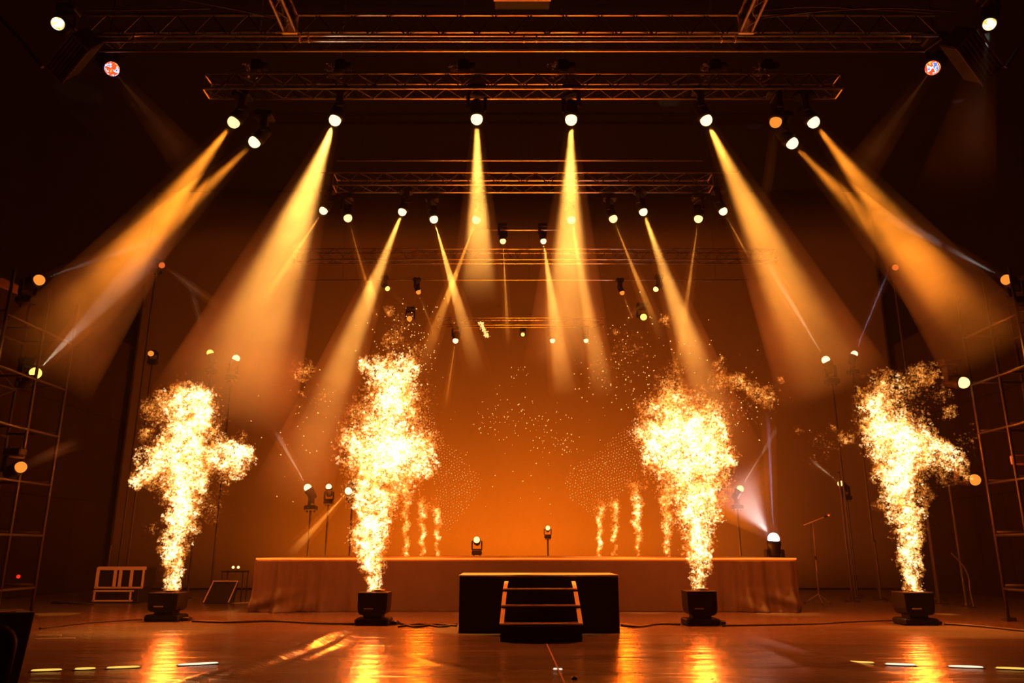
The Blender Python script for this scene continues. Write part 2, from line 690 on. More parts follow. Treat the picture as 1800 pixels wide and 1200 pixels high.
lamp(1390, 249, 12.6, 'hang', HOT, 'lower amber spotlight whose thin beam joins the broad beam at right', G1, (1680, 545, 11.9), 105, 6500, .16, DIM, s=1.15)
# middle truss row
lamp(570, 368, 16, 'hang', HOT, 'amber spotlight at the left end of the middle truss, beam meeting the wide left beam', G2, (455, 540, 15.6), 32, 10400, .2)
lamp(611, 381, 16, 'hang', WARM, 'small amber spotlight with a faint beam, second from left on the middle truss', G2, (662, 560, 15.6), 22, 6400, .16, DIM)
lamp(708, 370, 16, 'hang', HOT, 'amber spotlight with the long beam slanting down left above the inner left flame', G2, (508, 880, 15.2), 120, 20000, .2, BRIGHT)
lamp(762, 383, 16, 'hang', HOT, 'amber spotlight making the left stroke of the V of crossing beams', G2, (838, 650, 15.6), 46, 14950, .22, BRIGHT)
lamp(838, 384, 16, 'hang', WARM, 'amber spotlight making the right stroke of the V of crossing beams', G2, (735, 660, 15.6), 40, 12800, .18)
lamp(1004, 384, 16, 'hang', WARM, 'amber spotlight seen against the cloudy centre beam', G2, (1060, 690, 15.6), 56, 15750, .2, BRIGHT)
lamp(1077, 382, 16, 'hang', WARM, 'small amber spotlight with a thin beam just right of the cloudy centre beam', G2, (1160, 590, 15.6), 30, 10800, .18)
lamp(1130, 370, 16, 'hang', HOT, 'amber spotlight with the long beam slanting down right above the inner right flame', G2, (1288, 820, 15.2), 105, 17500, .2, BRIGHT)
lamp(1228, 382, 16, 'hang', WARM, 'small amber spotlight with a thin nearly upright beam at the right of the middle truss', G2, (1200, 580, 15.8), 24, 9900, .16)
lamp(1270, 369, 16, 'hang', HOT, 'amber spotlight at the right end of the middle truss beside the wide right beam', G2, (1315, 450, 15.8), 16, 12000, .2)
# rear rows
lamp(884, 422, 18, 'hang', WARM, 'small lamp with a short upright beam, left one of the two in the centre', G2, (893, 600, 17.8), 18, 12600, .2, s=.8)
lamp(955, 422, 18, 'hang', HOT, 'small lamp with a long widening beam, right one of the two in the centre', G2, (993, 690, 17.6), 52, 15399, .2, BRIGHT, s=.8)
lamp(680, 506, 19.5, 'hang', YEL, 'tiny yellow lamp above the sparks over the inner left flame', G3, (722, 545, 19.3), 8, 1500, .15, s=.7)
lamp(735, 512, 19.5, 'hang', ORG, 'tiny dull orange lamp with a faint beam over the inner left flame', G3, (768, 600, 19.3), 12, 3639, .14, s=.7)
lamp(1154, 507, 19.5, 'hang', WARM, 'tiny bright lamp with a thin beam pointing down left over the inner right flame', G3, (1100, 565, 19.3), 10, 3300, .15, s=.75)
lamp(1093, 513, 19.5, 'hang', ORG, 'tiny dull orange lamp with a short beam above the cloud of sparks at right', G3, (1110, 555, 19.4), 10, 3080, .15, s=.7)
lamp(1131, 557, 19.5, 'hang', YEL, 'small round yellow lamp with no beam over the inner right flame', G3, s=.95)
lamp(720, 560, 19.5, 'hang', ORG, 'small round orange lamp with no beam among the sparks at left', G3, s=.8)
lamp(801, 597, 22, 'hang', HOT, 'small white-hot lamp with a beam dropping down left in front of the backdrop', G3, (783, 715, 21.5), 14, 8000, .16, s=.9)
lamp(971, 597, 22, 'hang', HOT, 'small white-hot lamp below the cloudy centre beam', G3, (976, 660, 21.8), 9, 2400, .15, s=.8)
lamp(1030, 597, 22, 'hang', HOT, 'small white-hot lamp furthest right of the backdrop row', G3, (1042, 670, 21.8), 9, 2400, .15, s=.75)
lamp(919, 588, 22, 'hang', YEL, 'tiny yellow lamp in a dark housing at the middle of the backdrop row', G3, s=.6, aim=(0, -1, -.1))


# ------------------------------------------------------------------ booms and stands that carry the side lamps
def boom(px, py, Y, top_py, label, group='slim pipes standing in the wings', base_r=.22):
    p = at(px, py, Y)
    t = at(px, top_py, Y)
    if group == GB and abs(LAST[1] - Y) < 1.0:   # a pole that carries the lamp placed just before it
        p, t, Y, base_r = Vector((LAST[0], LAST[1], 0)), Vector((0, 0, LAST[2] - .013)), LAST[1], .15
    root = empty('lighting_boom', (p.x, Y, 0))
    tag(root, label, 'pole', group)
    MB().lathe([(base_r, 0.0), (base_r, .02), (.04, .035), (.035, .08)], 18).build('base_plate', M['pipe'], root)
    MB().tube([(0, 0, .03), (0, 0, t.z)], .026, 10).build('pole', M['pipe'], root)
    MB().tube([(0, 0, t.z - .02), (0, 0, t.z + .012)], .032, 10).build('end_cap', M['plastic'], root)
    return root


GB = 'slim lighting poles at the back'
lamp(370, 622, 19, 'stand', YEL, 'small yellow lamp with a thin pale beam pointing up, left of a white one', G3, (335, 510, 18.8), 12, 2250, .16, PALE, s=.9)
boom(370, 640, 19, 646, 'slim dark pole under the small yellow lamp at back left', GB)
lamp(414, 632, 19, 'stand', HOT, 'small white lamp with a short pale beam above the leftmost flame', G3, (442, 570, 18.8), 12, 1200, .16, PALE, s=1.0)
boom(414, 650, 19, 657, 'slim dark pole under the small white lamp at back left', GB)
lamp(283, 465, 19, 'stand', 'lens_red', 'dull red-orange lamp with a dim beam slanting to the right, high at left', G3, (395, 545, 18.7), 18, 900, .14, (1, .25, .04), s=.85)
boom(283, 480, 19, 487, 'tall dark pole under the dull red-orange lamp at left', GB)
lamp(266, 621, 18.6, 'stand', ORG, 'small round orange lamp with no beam above the leftmost flame', G3, s=.75)
boom(266, 635, 18.6, 640, 'slim dark pole under the small beamless orange lamp at left', GB)
lamp(1453, 635, 19, 'stand', HOT, 'bright lamp throwing a pale beam up left across the wide right beam', G3, (1335, 440, 18.6), 26, 6750, .16, PALE, s=1.1)
boom(1453, 652, 19, 661, 'slim dark pole under the bright lamp with the pale beam at right', GB)
lamp(1501, 624, 19, 'stand', HOT, 'small lamp throwing a thin violet beam up right', G3, (1560, 480, 18.7), 14, 5600, .2, VIOLET, s=.9)
boom(1501, 640, 19, 647, 'slim dark pole under the lamp with the violet beam', GB)
lamp(1573, 470, 19, 'stand', 'lens_red', 'small dull red-orange lamp with no beam, high at right', G3, s=.85)
boom(1573, 485, 19, 490, 'tall dark pole under the dull red-orange lamp at right', GB)
lamp(542, 859, 20.4, 'stand', HOT, 'bright lamp with a pale beam pointing up left beside the inner left flame', G3, (485, 760, 20), 20, 3000, .18, PALE, s=1.05)
boom(542, 880, 20.4, 878, 'short dark pole under the lamp with the pale beam behind the raised platform', GB)
lamp(578, 857, 20.4, 'stand', HOT, 'small white-hot lamp in the middle of three behind the raised platform at left', G3, (573, 805, 20), 8, 900, .15, PALE, s=.8)
boom(578, 880, 20.4, 872, 'short dark pole under the middle lamp of the three behind the platform', GB)
lamp(614, 861, 20.0, 'stand', HOT, 'white-hot lamp throwing an orange beam down left, beside the inner left flame', G3, (512, 972, 18.6), 30, 3900, .2, AMBER, s=1.0)
boom(614, 880, 20.0, 880, 'short dark pole close beside the inner left flame', GB)
lamp(1300, 861, 20.4, 'stand', WARM, 'small amber lamp right of the inner right flame behind the platform', G3, (1330, 812, 20.2), 14, 1200, .15, PALE, s=.95)
boom(1300, 880, 20.4, 878, 'short dark pole under the small amber lamp right of the inner right flame', GB)
lamp(1360, 950, 20.3, 'stand', 'lens_white', 'blue-white lamp behind the right end of the raised platform, beams pointing up', G3, (1350, 730, 20.0), 24, 6400, .22, (.58, .56, 1), s=1.55,
     extra=[((1280, 840, 20.0), 150, 650, .14, (.85, .70, .66))])
boom(1360, 985, 20.3, 1000, 'short dark pole under the blue-white lamp behind the platform', GB)
lamp(838, 949, 19.0, 'stand', WARM, 'tiny pale lamp lying low on the platform, left of centre', G3, s=.8, aim=(0, -1, .3))
lamp(963, 928, 19.85, 'stand', WARM, 'tiny pale lamp low before the backdrop, right of centre', G3, s=.6, aim=(0, -1, .3))
boom(963, 960, 19.8, 946, 'stub pole under the tiny pale lamp right of centre', GB, .1)
lamp(1479, 851, 19.9, 'stand', WARM, 'small amber lamp with a short pale beam above the microphone stand', G3, (1430, 812, 19.7), 14, 1500, .16, PALE, s=.8)
boom(1479, 866, 19.9, 868, 'slim dark pole behind the microphone stand', GB)
# side towers
lamp(66, 493, 12.6, 'stand', ORG, 'round orange lamp on top of the left tower, thin pale beam', G4, (190, 450, 12.2), 26, 500, .14, (.9, .8, .7), s=1.0)
lamp(60, 658, 12.9, 'hang', YEL, 'yellow lamp halfway up the left tower', G4, (160, 555, 12.4), 40, 900, .15, (1, .75, .5), s=1.05)
lamp(34, 822, 12.4, 'hang', ORG, 'orange lamp lowest on the left tower', G4, (130, 780, 12.0), 20, 500, .14, (.9, .8, .7), s=.95)
lamp(1772, 493, 12.3, 'stand', ORG, 'orange lamp on top of the right tower with a thin pale beam', G4, (1665, 435, 12.0), 26, 1000, .15, (.9, .82, .78), s=.95)
lamp(1690, 672, 13.1, 'hang', WARM, 'amber lamp in a long grey housing on the right tower', G4, s=1.05, aim=(.55, -.9, -.32))
lamp(1710, 843, 13.1, 'hang', ORG, 'orange lamp low on the right tower beside the flame tip', G4, s=1.0, aim=(.5, -1, -.1))
# house lamps in the upper corners
G5 = 'white lamps in the upper corners'
lamp(104, 43, 10.0, 'hang', 'lens_white_amber', 'white and amber lamp high in the upper left corner', G5, s=1.0, rod=True)
lamp(195, 119, 11.6, 'hang', 'lens_mixed', 'lamp with red, white and blue lens hanging lower at upper left', G5, (345, 300, 10.8), 60, 260, .06, (1, .3, .08), s=1.3, rod=True)
lamp(1740, 39, 10.0, 'hang', 'lens_white_amber', 'white lamp shining over the louvred speaker in the upper right corner', G5, (1680, 330, 10.0), 110, 500, .05, (.8, .8, .7), s=1.0, rod=True)
lamp(1641, 117, 11.6, 'hang', 'lens_mixed', 'lamp with red, white and blue lens hanging lower at upper right', G5, (1490, 330, 10.8), 60, 400, .07, (1, .3, .08), s=1.3, rod=True)


# ------------------------------------------------------------------ trusses
def truss(x0, x1, Y0, Y1, z0, z1, label, pitch=.55, r=.024, group='lighting trusses across the stage'):
    root = empty('truss', ((x0 + x1) / 2, Y0, z0))
    tag(root, label, 'truss', group)
    o = Vector(root.location)
    for (y, z) in ((Y0, z0), (Y1, z0), (Y0, z1), (Y1, z1)):
        MB().tube([Vector((x0, y, z)) - o, Vector((x1, y, z)) - o], r, 8).build('chord', M['truss'], root, smooth=True)
    lt = MB()
    n = max(2, int(round((x1 - x0) / pitch)))
    for i in range(n):
        a, b = x0 + (x1 - x0) * i / n, x0 + (x1 - x0) * (i + 1) / n
        m = (a + b) / 2
        for (p, q, s) in (((Y0, z0), (Y1, z0), 0), ((Y0, z1), (Y0, z0), 1), ((Y1, z0), (Y1, z1), 0), ((Y0, z1), (Y1, z1), 1)):
            lt.tube([Vector((a, *p)) - o, Vector((m, *q)) - o], r * .45, 6)
            lt.tube([Vector((m, *q)) - o, Vector((b, *p)) - o], r * .45, 6)
    lt.build('lattice', M['lattice'], root)
    fr = MB()
    for x in (x0, x1):
        c = [(x, Y0, z0), (x, Y1, z0), (x, Y1, z1), (x, Y0, z1), (x, Y0, z0)]
        for a, b in zip(c, c[1:]):
            fr.tube([Vector(a) - o, Vector(b) - o], r * .8, 8)
    fr.build('end_frame', M['truss'], root)
    return root


def px_x(px, py, Y):
    return at(px, py, Y).x


# front ladder truss with its lower pipe
def front_truss():
    Y = 10.5
    x0, x1 = px_x(150, 62, Y), px_x(1650, 62, Y)
    zb, zt, zl = at(900, 62, Y).z, at(900, 26, Y).z, at(900, 72, Y).z
    root = empty('truss', (0, Y, zb))
    tag(root, 'long front truss with a double lower rail across the top of the stage', 'truss', 'lighting trusses across the stage')
    for z in (zb, zt):
        MB().tube([(x0, 0, z - zb), (x1, 0, z - zb)], .026, 8).build('chord', M['truss'], root, smooth=True)
    for z in (zb + .02, zt):
        MB().tube([(x0, .42, z - zb), (x1, .42, z - zb)], .024, 8).build('chord', M['truss'], root, smooth=True)
    MB().tube([(x0 + .3, 0, zl - zb), (x1 - .3, 0, zl - zb)], .022, 8).build('lower_rail', M['truss'], root, smooth=True)
    lt = MB()
    n = 24
    for i in range(n):
        a, b = x0 + (x1 - x0) * i / n, x0 + (x1 - x0) * (i + 1) / n
        m = (a + b) / 2
        lt.tube([(a, 0, 0), (m, 0, zt - zb)], .011, 6)
        lt.tube([(m, 0, zt - zb), (b, 0, 0)], .011, 6)
        lt.tube([(a, .42, zt - zb), (m, .42, .02)], .010, 6)
        lt.tube([(m, .42, .02), (b, .42, zt - zb)], .010, 6)
    lt.build('lattice', M['lattice'], root)
    for px in (528, 543, 921, 943, 1268, 1292, 236, 1602):
        x = px_x(px, 66, Y)
        MB().box((x, 0, (zl - zb) / 2), (.022, .06, zb - zl + .03)).build('clamp', M['truss'], root)


front_truss()


def arm_truss(px, label):
    Y0 = 10.42
    a = at(px, 60, Y0)
    x, z = a.x, a.z + .06
    root = empty('truss', (x, Y0, z))
    tag(root, label, 'truss', 'arm trusses reaching towards the seats')
    for dx in (-.09, .09):
        for dz in (0, .3):
            MB().tube([(dx, 0, dz), (dx, -6.5, dz)], .024, 8).build('chord', M['truss'], root, smooth=True)
    lt = MB()
    for i in range(13):
        y = -.5 * i
        lt.tube([(-.09, y, 0), (.09, y - .25, 0)], .010, 6)
        lt.tube([(.09, y - .25, 0), (-.09, y - .5, 0)], .010, 6)
        for dx in (-.09, .09):
            lt.tube([(dx, y, 0), (dx, y - .25, .3)], .010, 6)
            lt.tube([(dx, y - .25, .3), (dx, y - .5, 0)], .010, 6)
    lt.build('lattice', M['lattice'], root)
    for y in (-1.0, -3.5, -6.0):
        MB().tube([(0, y, .3), (0, y, CZ - z - .01)], .006, 5).build('hanging_wire', M['cable'], root)
    MB().box((0, .03, .15), (.24, .04, .36)).build('end_plate', M['truss'], root)


arm_truss(508, 'truss arm running forward from the front truss on its left half')
arm_truss(1313, 'truss arm running forward from the front truss on its right half')

z2 = at(900, 173, 12.5).z
truss(px_x(365, 165, 12.4), px_x(1472, 165, 12.4), 12.18, 12.5, z2, z2 + .31, 'truss carrying the front row of bright amber spotlights')
z3 = at(900, 338, 16).z
truss(px_x(592, 330, 16), px_x(1246, 330, 16), 15.62, 16.0, z3, z3 + .30, 'truss carrying the middle row of amber spotlights', r=.022)
z4 = at(900, 463, 19.5).z
truss(px_x(520, 460, 19.5), px_x(1360, 460, 19.5), 19.2, 19.5, z4, z4 + .3, 'dim truss behind the middle row, over the flames', r=.02)
z5 = at(900, 575, 22).z
truss(px_x(770, 570, 22), px_x(1060, 570, 22), 21.75, 22.0, z5, z5 + .22, 'shortest truss, low in front of the backdrop', pitch=.5, r=.018)


def bar(px0, px1, py, Y, label, r=.02):
    a, b = at(px0, py, Y), at(px1, py, Y)
    o = empty('hanging_pipe', ((a.x + b.x) / 2, Y, a.z))
    tag(o, label, 'pipe', 'hanging pipes')
    h = (b.x - a.x) / 2
    MB().tube([(-h, 0, 0), (h, 0, 0)], r, 8).build('pipe', M['truss'], o, smooth=True)
    for s in (-.8, 0, .8):
        MB().tube([(h * s, 0, 0), (h * s, 0, CZ - a.z - .01)], .005, 5).build('wire', M['cable'], o)


bar(592, 1235, 282, 15.4, 'thin dashed pipe above the middle truss')
bar(560, 1300, 303, 15.9, 'thin pipe just above the middle truss lattice')
bar(840, 1000, 404, 18.0, 'short pipe holding the two small centre lamps')
bar(520, 1340, 492, 19.6, 'low pipe holding the tiny lamps above the flames', .016)


# rigging chain hoists
def hoist(px, py, Y, label, bag=True):
    p = at(px, py, Y)
    zt = z2 + .34
    root = empty('chain_hoist', (p.x, Y, zt))
    tag(root, label, 'hoist', 'chain hoists on the front lamp truss')
    b = MB()
    b.box((0, 0, .22), (.20, .16, .26), bev=.03)
    b.lathe([(.07, 0), (.08, .02), (.08, .10), (.06, .12)], 14, Matrix.Translation((.10, 0, .22)) @ Matrix.Rotation(PI / 2, 4, 'Y'))
    b.build('motor', M['plastic'], root)
    hk = MB()
    hk.tube([(0, 0, .10), (0, 0, .05), (.03, 0, .02), (.03, 0, -.01), (0, 0, -.03)], .014, 8)
    hk.build('hook', M['chain'], root)
    ch = MB()
    z = .35
    i = 0
    while z < CZ - zt - .02:
        m = Matrix.Rotation((i % 2) * PI / 2, 3, 'Z')
        pts = [m @ Vector((.014 * math.cos(t), 0, .03 * math.sin(t))) + Vector((0, 0, z)) for t in np.linspace(0, 2 * PI, 9)]
        ch.tube(pts, .005, 4, cap=False)
        z += .046
        i += 1
    ch.build('chain', M['chain'], root)
    if bag:
        g = MB()
        for j in range(36):
            t = random.uniform(0, 2 * PI)
            r = random.uniform(.02, .13)
            c = Vector((-.16 + r * math.cos(t), .05 + r * math.sin(t) * .6, random.uniform(.02, .34)))
            mm = Matrix.Rotation(random.uniform(0, PI), 3, 'Z') @ Matrix.Rotation(random.uniform(0, PI), 3, 'X')
            pts = [mm @ Vector((.018 * math.cos(a), 0, .034 * math.sin(a))) + c for a in np.linspace(0, 2 * PI, 7)]
            g.tube(pts, .006, 4, cap=False)
        g.build('slack_chain', M['chain'], root)


hoist(450, 130, 12.34, 'chain hoist on the front lamp truss, at its left end')
hoist(598, 130, 12.34, 'chain hoist straight above the third bright spotlight from the left')
hoist(815, 130, 12.34, 'chain hoist just left of the straight centre-left beam')
hoist(990, 130, 12.34, 'chain hoist just left of the cloudy centre beam')
hoist(1258, 130, 12.34, 'chain hoist above the spotlight with the wide right beam')
hoist(1350, 130, 12.34, 'chain hoist nearest the right end of the front lamp truss')


def motor_box():
    a = at(918, 5, 10.2)
    o = empty('rigging_box', a)
    tag(o, 'dark rigging box above the middle of the front truss', 'box')
    w = at(968, 5, 10.2).x - a.x
    MB().box((0, 0, .12), (2 * w, .34, .24), bev=.02).build('housing', M['black'], o)
    MB().box((0, -.10, -.02), (2 * w, .05, .03)).build('lower_rail', M['truss'], o)
    for s in (-.55, .0, .55):
        MB().box((w * s, -.18, .10), (.16, .02, .12)).build('plate', M['truss'], o)
    for s in (-.8, .8):
        MB().tube([(w * s, 0, .22), (w * s, 0, CZ - a.z - .01)], .012, 6).build('hanger', M['truss'], o)


motor_box()


def swag(pts, Y, label, r=.012):
    P = [at(x, y, yy) for (x, y, yy) in pts]
    mb = MB()
    # smooth through the points
    Q = []
    for i in range(len(P) - 1):
        p0, p1, p2, p3 = P[max(0, i - 1)], P[i], P[i + 1], P[min(len(P) - 1, i + 2)]
        for t in np.linspace(0, 1, 8, endpoint=False):
            Q.append(.5 * ((2 * p1) + (p2 - p0) * t + (2 * p0 - 5 * p1 + 4 * p2 - p3) * t * t + (3 * p1 - p0 - 3 * p2 + p3) * t ** 3))
    Q.append(P[-1])
    mb.tube(Q, r, 6)
    return tag(mb.build('hanging_cable', M['pipe'], smooth=True), label, 'cable', 'cables slung along the front truss')


swag([(310, -3, 10.0), (400, 14, 10.1), (485, 32, 10.3)], 10, 'cable sagging to the left truss arm')
swag([(1335, 32, 10.3), (1440, 20, 10.1), (1560, 14, 10.0), (1680, 20, 10.0)], 10, 'cable slung right from the right truss arm')
swag([(1335, 18, 10.2), (1430, 12, 10.2), (1550, 17, 10.2), (1640, 23, 10.2)], 10, 'upper cable at the right end of the front truss')
swag([(150, 18, 10.2), (260, 17, 10.2), (370, 15, 10.2)], 10, 'cable lying along the left end of the front truss')


# hanging louvred speakers in the top corners
def corner_speaker(A, B, C, D, Y, label, arm):
    a, b, c, d = [at(p[0], p[1], Y + p[2]) for p in (A, B, C, D)]
    u = (b - a)
    v = (c - b)
    v = v - u * (v.dot(u) / u.length_squared)
    o = (a + b + c + d) / 4
    R = Matrix((u.normalized(), v.normalized(), u.cross(v).normalized())).transposed()
    if (R @ Vector((0, 0, 1))).z < 0:
        R = Matrix((u.normalized(), -v.normalized(), u.cross(-v).normalized())).transposed()
    W, H = u.length, v.length
    root = empty('hanging_speaker', o)
    tag(root, label, 'speaker', 'louvred speakers in the upper corners')
    root.rotation_euler = R.to_euler()
    MB().box((0, 0, .22), (W, H, .40), bev=.02).build('cabinet', M['black'], root)
    fr = MB()
    for s in (-1, 1):
        fr.box((0, s * H / 2, 0), (W + .03, .025, .04))
        fr.box((s * W / 2, 0, 0), (.025, H + .03, .04))
    fr.build('frame', M['pipe'], root)
    for k in range(1, 6):
        MB().box((0, -H / 2 + H * k / 6, .005), (W, .014, .02)).build('louvre', M['pipe'], root)
    q = [R.transposed() @ (at(*p) - o) for p in arm]
    MB().tube(q, .03, 8).build('hanging_arm', M['pipe'], root)


corner_speaker((75, 120, .35), (120, 63, -.1), (157, 85, 0), (118, 140, .4), 9.9, 'dark louvred speaker hung tilted in the upper left corner',
               [(75, 118, 10.3), (40, 75, 10.2), (-20, 8, 10.0)])
corner_speaker((1767, 120, .35), (1722, 55, -.1), (1680, 83, 0), (1722, 140, .4), 9.9, 'dark louvred speaker hung tilted in the upper right corner',
               [(1767, 118, 10.3), (1790, 85, 10.2), (1830, 45, 10.0)])


# ------------------------------------------------------------------ scaffold towers in the wings
def tower(sx, label, ys, top):
    X0, X1 = sx * 8.05, sx * 8.95
    root = empty('scaffold_tower', (sx * 8.5, ys[1], 0))
    tag(root, label, 'scaffold', 'scaffold towers in the wings')
    o = Vector(root.location)
    for X in (X0, X1):
        for y in ys:
            MB().tube([Vector((X, y, .06)) - o, Vector((X, y, top)) - o], .026, 8).build('upright', M['pipe'], root, smooth=True)
            MB().box(Vector((X, y, .03)) - o, (.16, .16, .06)).build('foot', M['pipe'], root)
    zs = [.5, 1.35, 2.2, 3.05, 3.9, 4.75, 5.6]
    for z in zs:
        if z > top:
            continue
        for X in (X0, X1):
            MB().tube([Vector((X, ys[0], z)) - o, Vector((X, ys[-1], z)) - o], .022, 8).build('ledger', M['pipe'], root, smooth=True)
        for y in ys:
            MB().tube([Vector((X0, y, z + .05)) - o, Vector((X1, y, z + .05)) - o], .022, 8).build('transom', M['pipe'], root, smooth=True)
    for i in range(len(zs) - 2):
        if zs[i + 1] < top:
            a, b = (0, -1) if i % 2 else (-1, 0)
            MB().tube([Vector((X1, ys[a], zs[i])) - o, Vector((X1, ys[b], zs[i + 1])) - o], .018, 6).build('brace', M['pipe'], root, smooth=True)


tower(-1, 'scaffold tower of bare pipes in the left wing', (11.7, 12.7, 13.6), 5.5)
tower(1, 'scaffold tower of bare pipes in the right wing', (11.7, 12.4, 13.2), 5.55)

GW = 'bare pipes standing behind the rightmost flame'
for (px, py, top, Y, lab) in ((1497, 1040, 830, 18.0, 'bare pipe standing between the microphone stand and the rightmost flame'),
                              (1548, 1045, 950, 18.4, 'shorter bare pipe close left of the rightmost flame'),
                              (1650, 1050, 860, 17.0, 'bare pipe just right of the rightmost flame'),
                              (1698, 1055, 850, 16.2, 'bare pipe between the rightmost flame and the right tower')):
    boom(px, py, Y, top, lab, GW, .16)
boom(183, 1050, 18.6, 957, 'bare pipe behind the open crate at left', GW, .15)

# ------------------------------------------------------------------ raised platform at the rear
RY0, RY1, RZ = 15.1, 19.6, .965
rx0, rx1 = at(451, 982, RY0).x, at(1399, 985, RY0).x


def riser():
    root = empty('stage_platform', ((rx0 + rx1) / 2, RY0, 0))
    tag(root, 'long raised rear platform with cloth skirt behind the flame machines', 'platform')
    o = Vector(root.location)
    W = rx1 - rx0
    MB().box((0, (RY1 - RY0) / 2 + .02, RZ - .04), (W, RY1 - RY0, .08), bev=.01).build('deck', M['top_deck'], root)
    MB().box((0, .004, RZ - .015), (W + .02, .03, .03)).build('edge_trim', M['stair_edge'], root)
    for sx in np.linspace(-W / 2 + .2, W / 2 - .2, 6):
        for yy in (.4, RY1 - RY0 - .3):
            MB().box((sx, yy, (RZ - .08) / 2), (.07, .07, RZ - .08)).build('leg', M['pipe'], root)
    # skirt: flat in the middle, gathered and bunched at the ends
    nx, nz = 420, 40
    xs = np.linspace(-W / 2, W / 2, nx)
    zs = np.linspace(.004, RZ - .05, nz)
    X, Z = np.meshgrid(xs, zs)
    t = np.abs(X) / (W / 2)
    amt = np.clip((t - .48) / .4, 0, 1)
    low = np.clip(1 - Z / .45, 0, 1)
    fold = np.sin(X * 11 + 2.0 * np.sin(X * 2.3)) * .5 + .4 * np.sin(X * 23 + 1)
    Yd = -amt * (.06 + .08 * low) * (fold + 1)
    # bunched folds near the floor at both ends
    bun = np.sin((X * 6 * np.sign(X)) + Z * 17) * .5 + .5
    Yd -= np.clip((t - .72) / .2, 0, 1) * low * .14 * bun
    Yd -= .008 * np.sin(X * 3.1)
    v = np.stack([X, Yd + .0, Z], -1).reshape(-1, 3)
    i = np.arange(nx * nz).reshape(nz, nx)
    q = np.stack([i[:-1, :-1], i[:-1, 1:], i[1:, 1:], i[1:, :-1]], -1).reshape(-1, 4)
    me = np_mesh('skirt', v, q)
    me.polygons.foreach_set('use_smooth', np.ones(len(q), bool))
    me.materials.append(M['skirt'])
    s = link('skirt', me, root)
    md = s.modifiers.new('thickness', 'SOLIDIFY')
    md.thickness = .008
    for sx in (-1, 1):
        MB().box((sx * W / 2, (RY1 - RY0) / 2, (RZ - .08) / 2), (.012, RY1 - RY0 - .1, RZ - .09)).build('end_skirt', M['skirt'], root)


riser()

# black podium and its steps
PY0 = 11.4


def podium():
    x0, x1 = at(806, 1112, PY0).x, at(1090, 1112, PY0).x
    zt = at(948, 1010, PY0).z
    root = empty('podium', ((x0 + x1) / 2, PY0, 0))
    tag(root, 'black box podium at centre stage with a lit top edge', 'podium')
    W = x1 - x0
    D = 1.0
    MB().box((0, D / 2, (zt - .03) / 2), (W, D, zt - .03), bev=.008).build('body', M['black_wood'], root)
    MB().box((0, D / 2, zt - .015), (W + .012, D + .012, .03), bev=.004).build('top', M['top_deck'], root)
    b = MB()
    for s in (-1, 1):
        b.box((s * (W / 2 - .02), -.006, (zt - .03) / 2), (.03, .012, zt - .04))
    b.build('corner_strip', M['black'], root)
    return zt


PZ = podium()


def steps():
    # an open step unit leaning on the podium: kick box, sloping stringers with pale strips, treads with lit edges
    x0, x1 = at(878, 1128, 10.3).x, at(1025, 1128, 10.3).x
    W = x1 - x0
    xc = (x0 + x1) / 2
    YF, YB = 10.3, PY0 - .03
    root = empty('step_unit', (xc, YF, 0))
    tag(root, 'black steps with pale edge strips leading up to the podium', 'steps')
    z1 = at(950, 1096, YF).z
    rows = [(1096, 10.3), (1064, 10.65), (1035, 11.0)]
    ext = [(at(a, py, Y).x - xc, at(b, py, Y).x - xc) for (a, b), py, Y in zip(((878, 1025), (881, 1020), (884, 1015), (887, 1011)), (1096, 1064, 1035, 1021), (10.3, 10.65, 11.0, PY0))]
    D = YB - YF
    zs = [at(950, py, Y).z for py, Y in rows]
    ys = [Y - YF for _, Y in rows]
    # solid kick boxes under each tread
    b = MB()
    for k, (y, z) in enumerate(zip(ys, zs)):
        wa, wb = ext[k]
        b.box(((wa + wb) / 2, (y + D) / 2 + .02, (z - .03) / 2), (wb - wa - .02, D - y - .05, z - .03))
    b.build('body', M['black_wood'], root)
    for k, (y, z) in enumerate(zip(ys, zs)):
        d = (ys[k + 1] - y) if k < 2 else (D - y)
        wa, wb = ext[k]
        t = MB().box(((wa + wb) / 2, y + d / 2, z - .012), (wb - wa, d, .024), bev=.004).build('tread', M['black_wood'], root)
        MB().box(((wa + wb) / 2, y + .008, z - .002), (wb - wa, .036, .022), bev=.006).build('nosing', M['stair_edge'], t)
    # pale strips standing between the treads at both sides
    for s in (-1, 1):
        for k in range(3):
            y = ys[k] + .02
            za = zs[k]
            yb = ys[k + 1] - .02 if k < 2 else D - .02
            zb = zs[k + 1] - .03 if k < 2 else at(950, 1021, PY0).z
            m = MB()
            w = .055
            h = w / 2
            xo = ext[k][0 if s < 0 else 1] - s * h
            xt = ext[k + 1][0 if s < 0 else 1] - s * h
            m.add([(xo - h, y, za), (xo + h, y, za), (xt + h, yb, zb), (xt - h, yb, zb),
                   (xo - h, y + .03, za), (xo + h, y + .03, za), (xt + h, yb + .03, zb), (xt - h, yb + .03, zb)],
                  [(0, 1, 2, 3), (7, 6, 5, 4), (0, 4, 5, 1), (3, 2, 6, 7), (0, 3, 7, 4), (1, 5, 6, 2)])
            m.build('side_strip', M['stair_edge'], root)


steps()


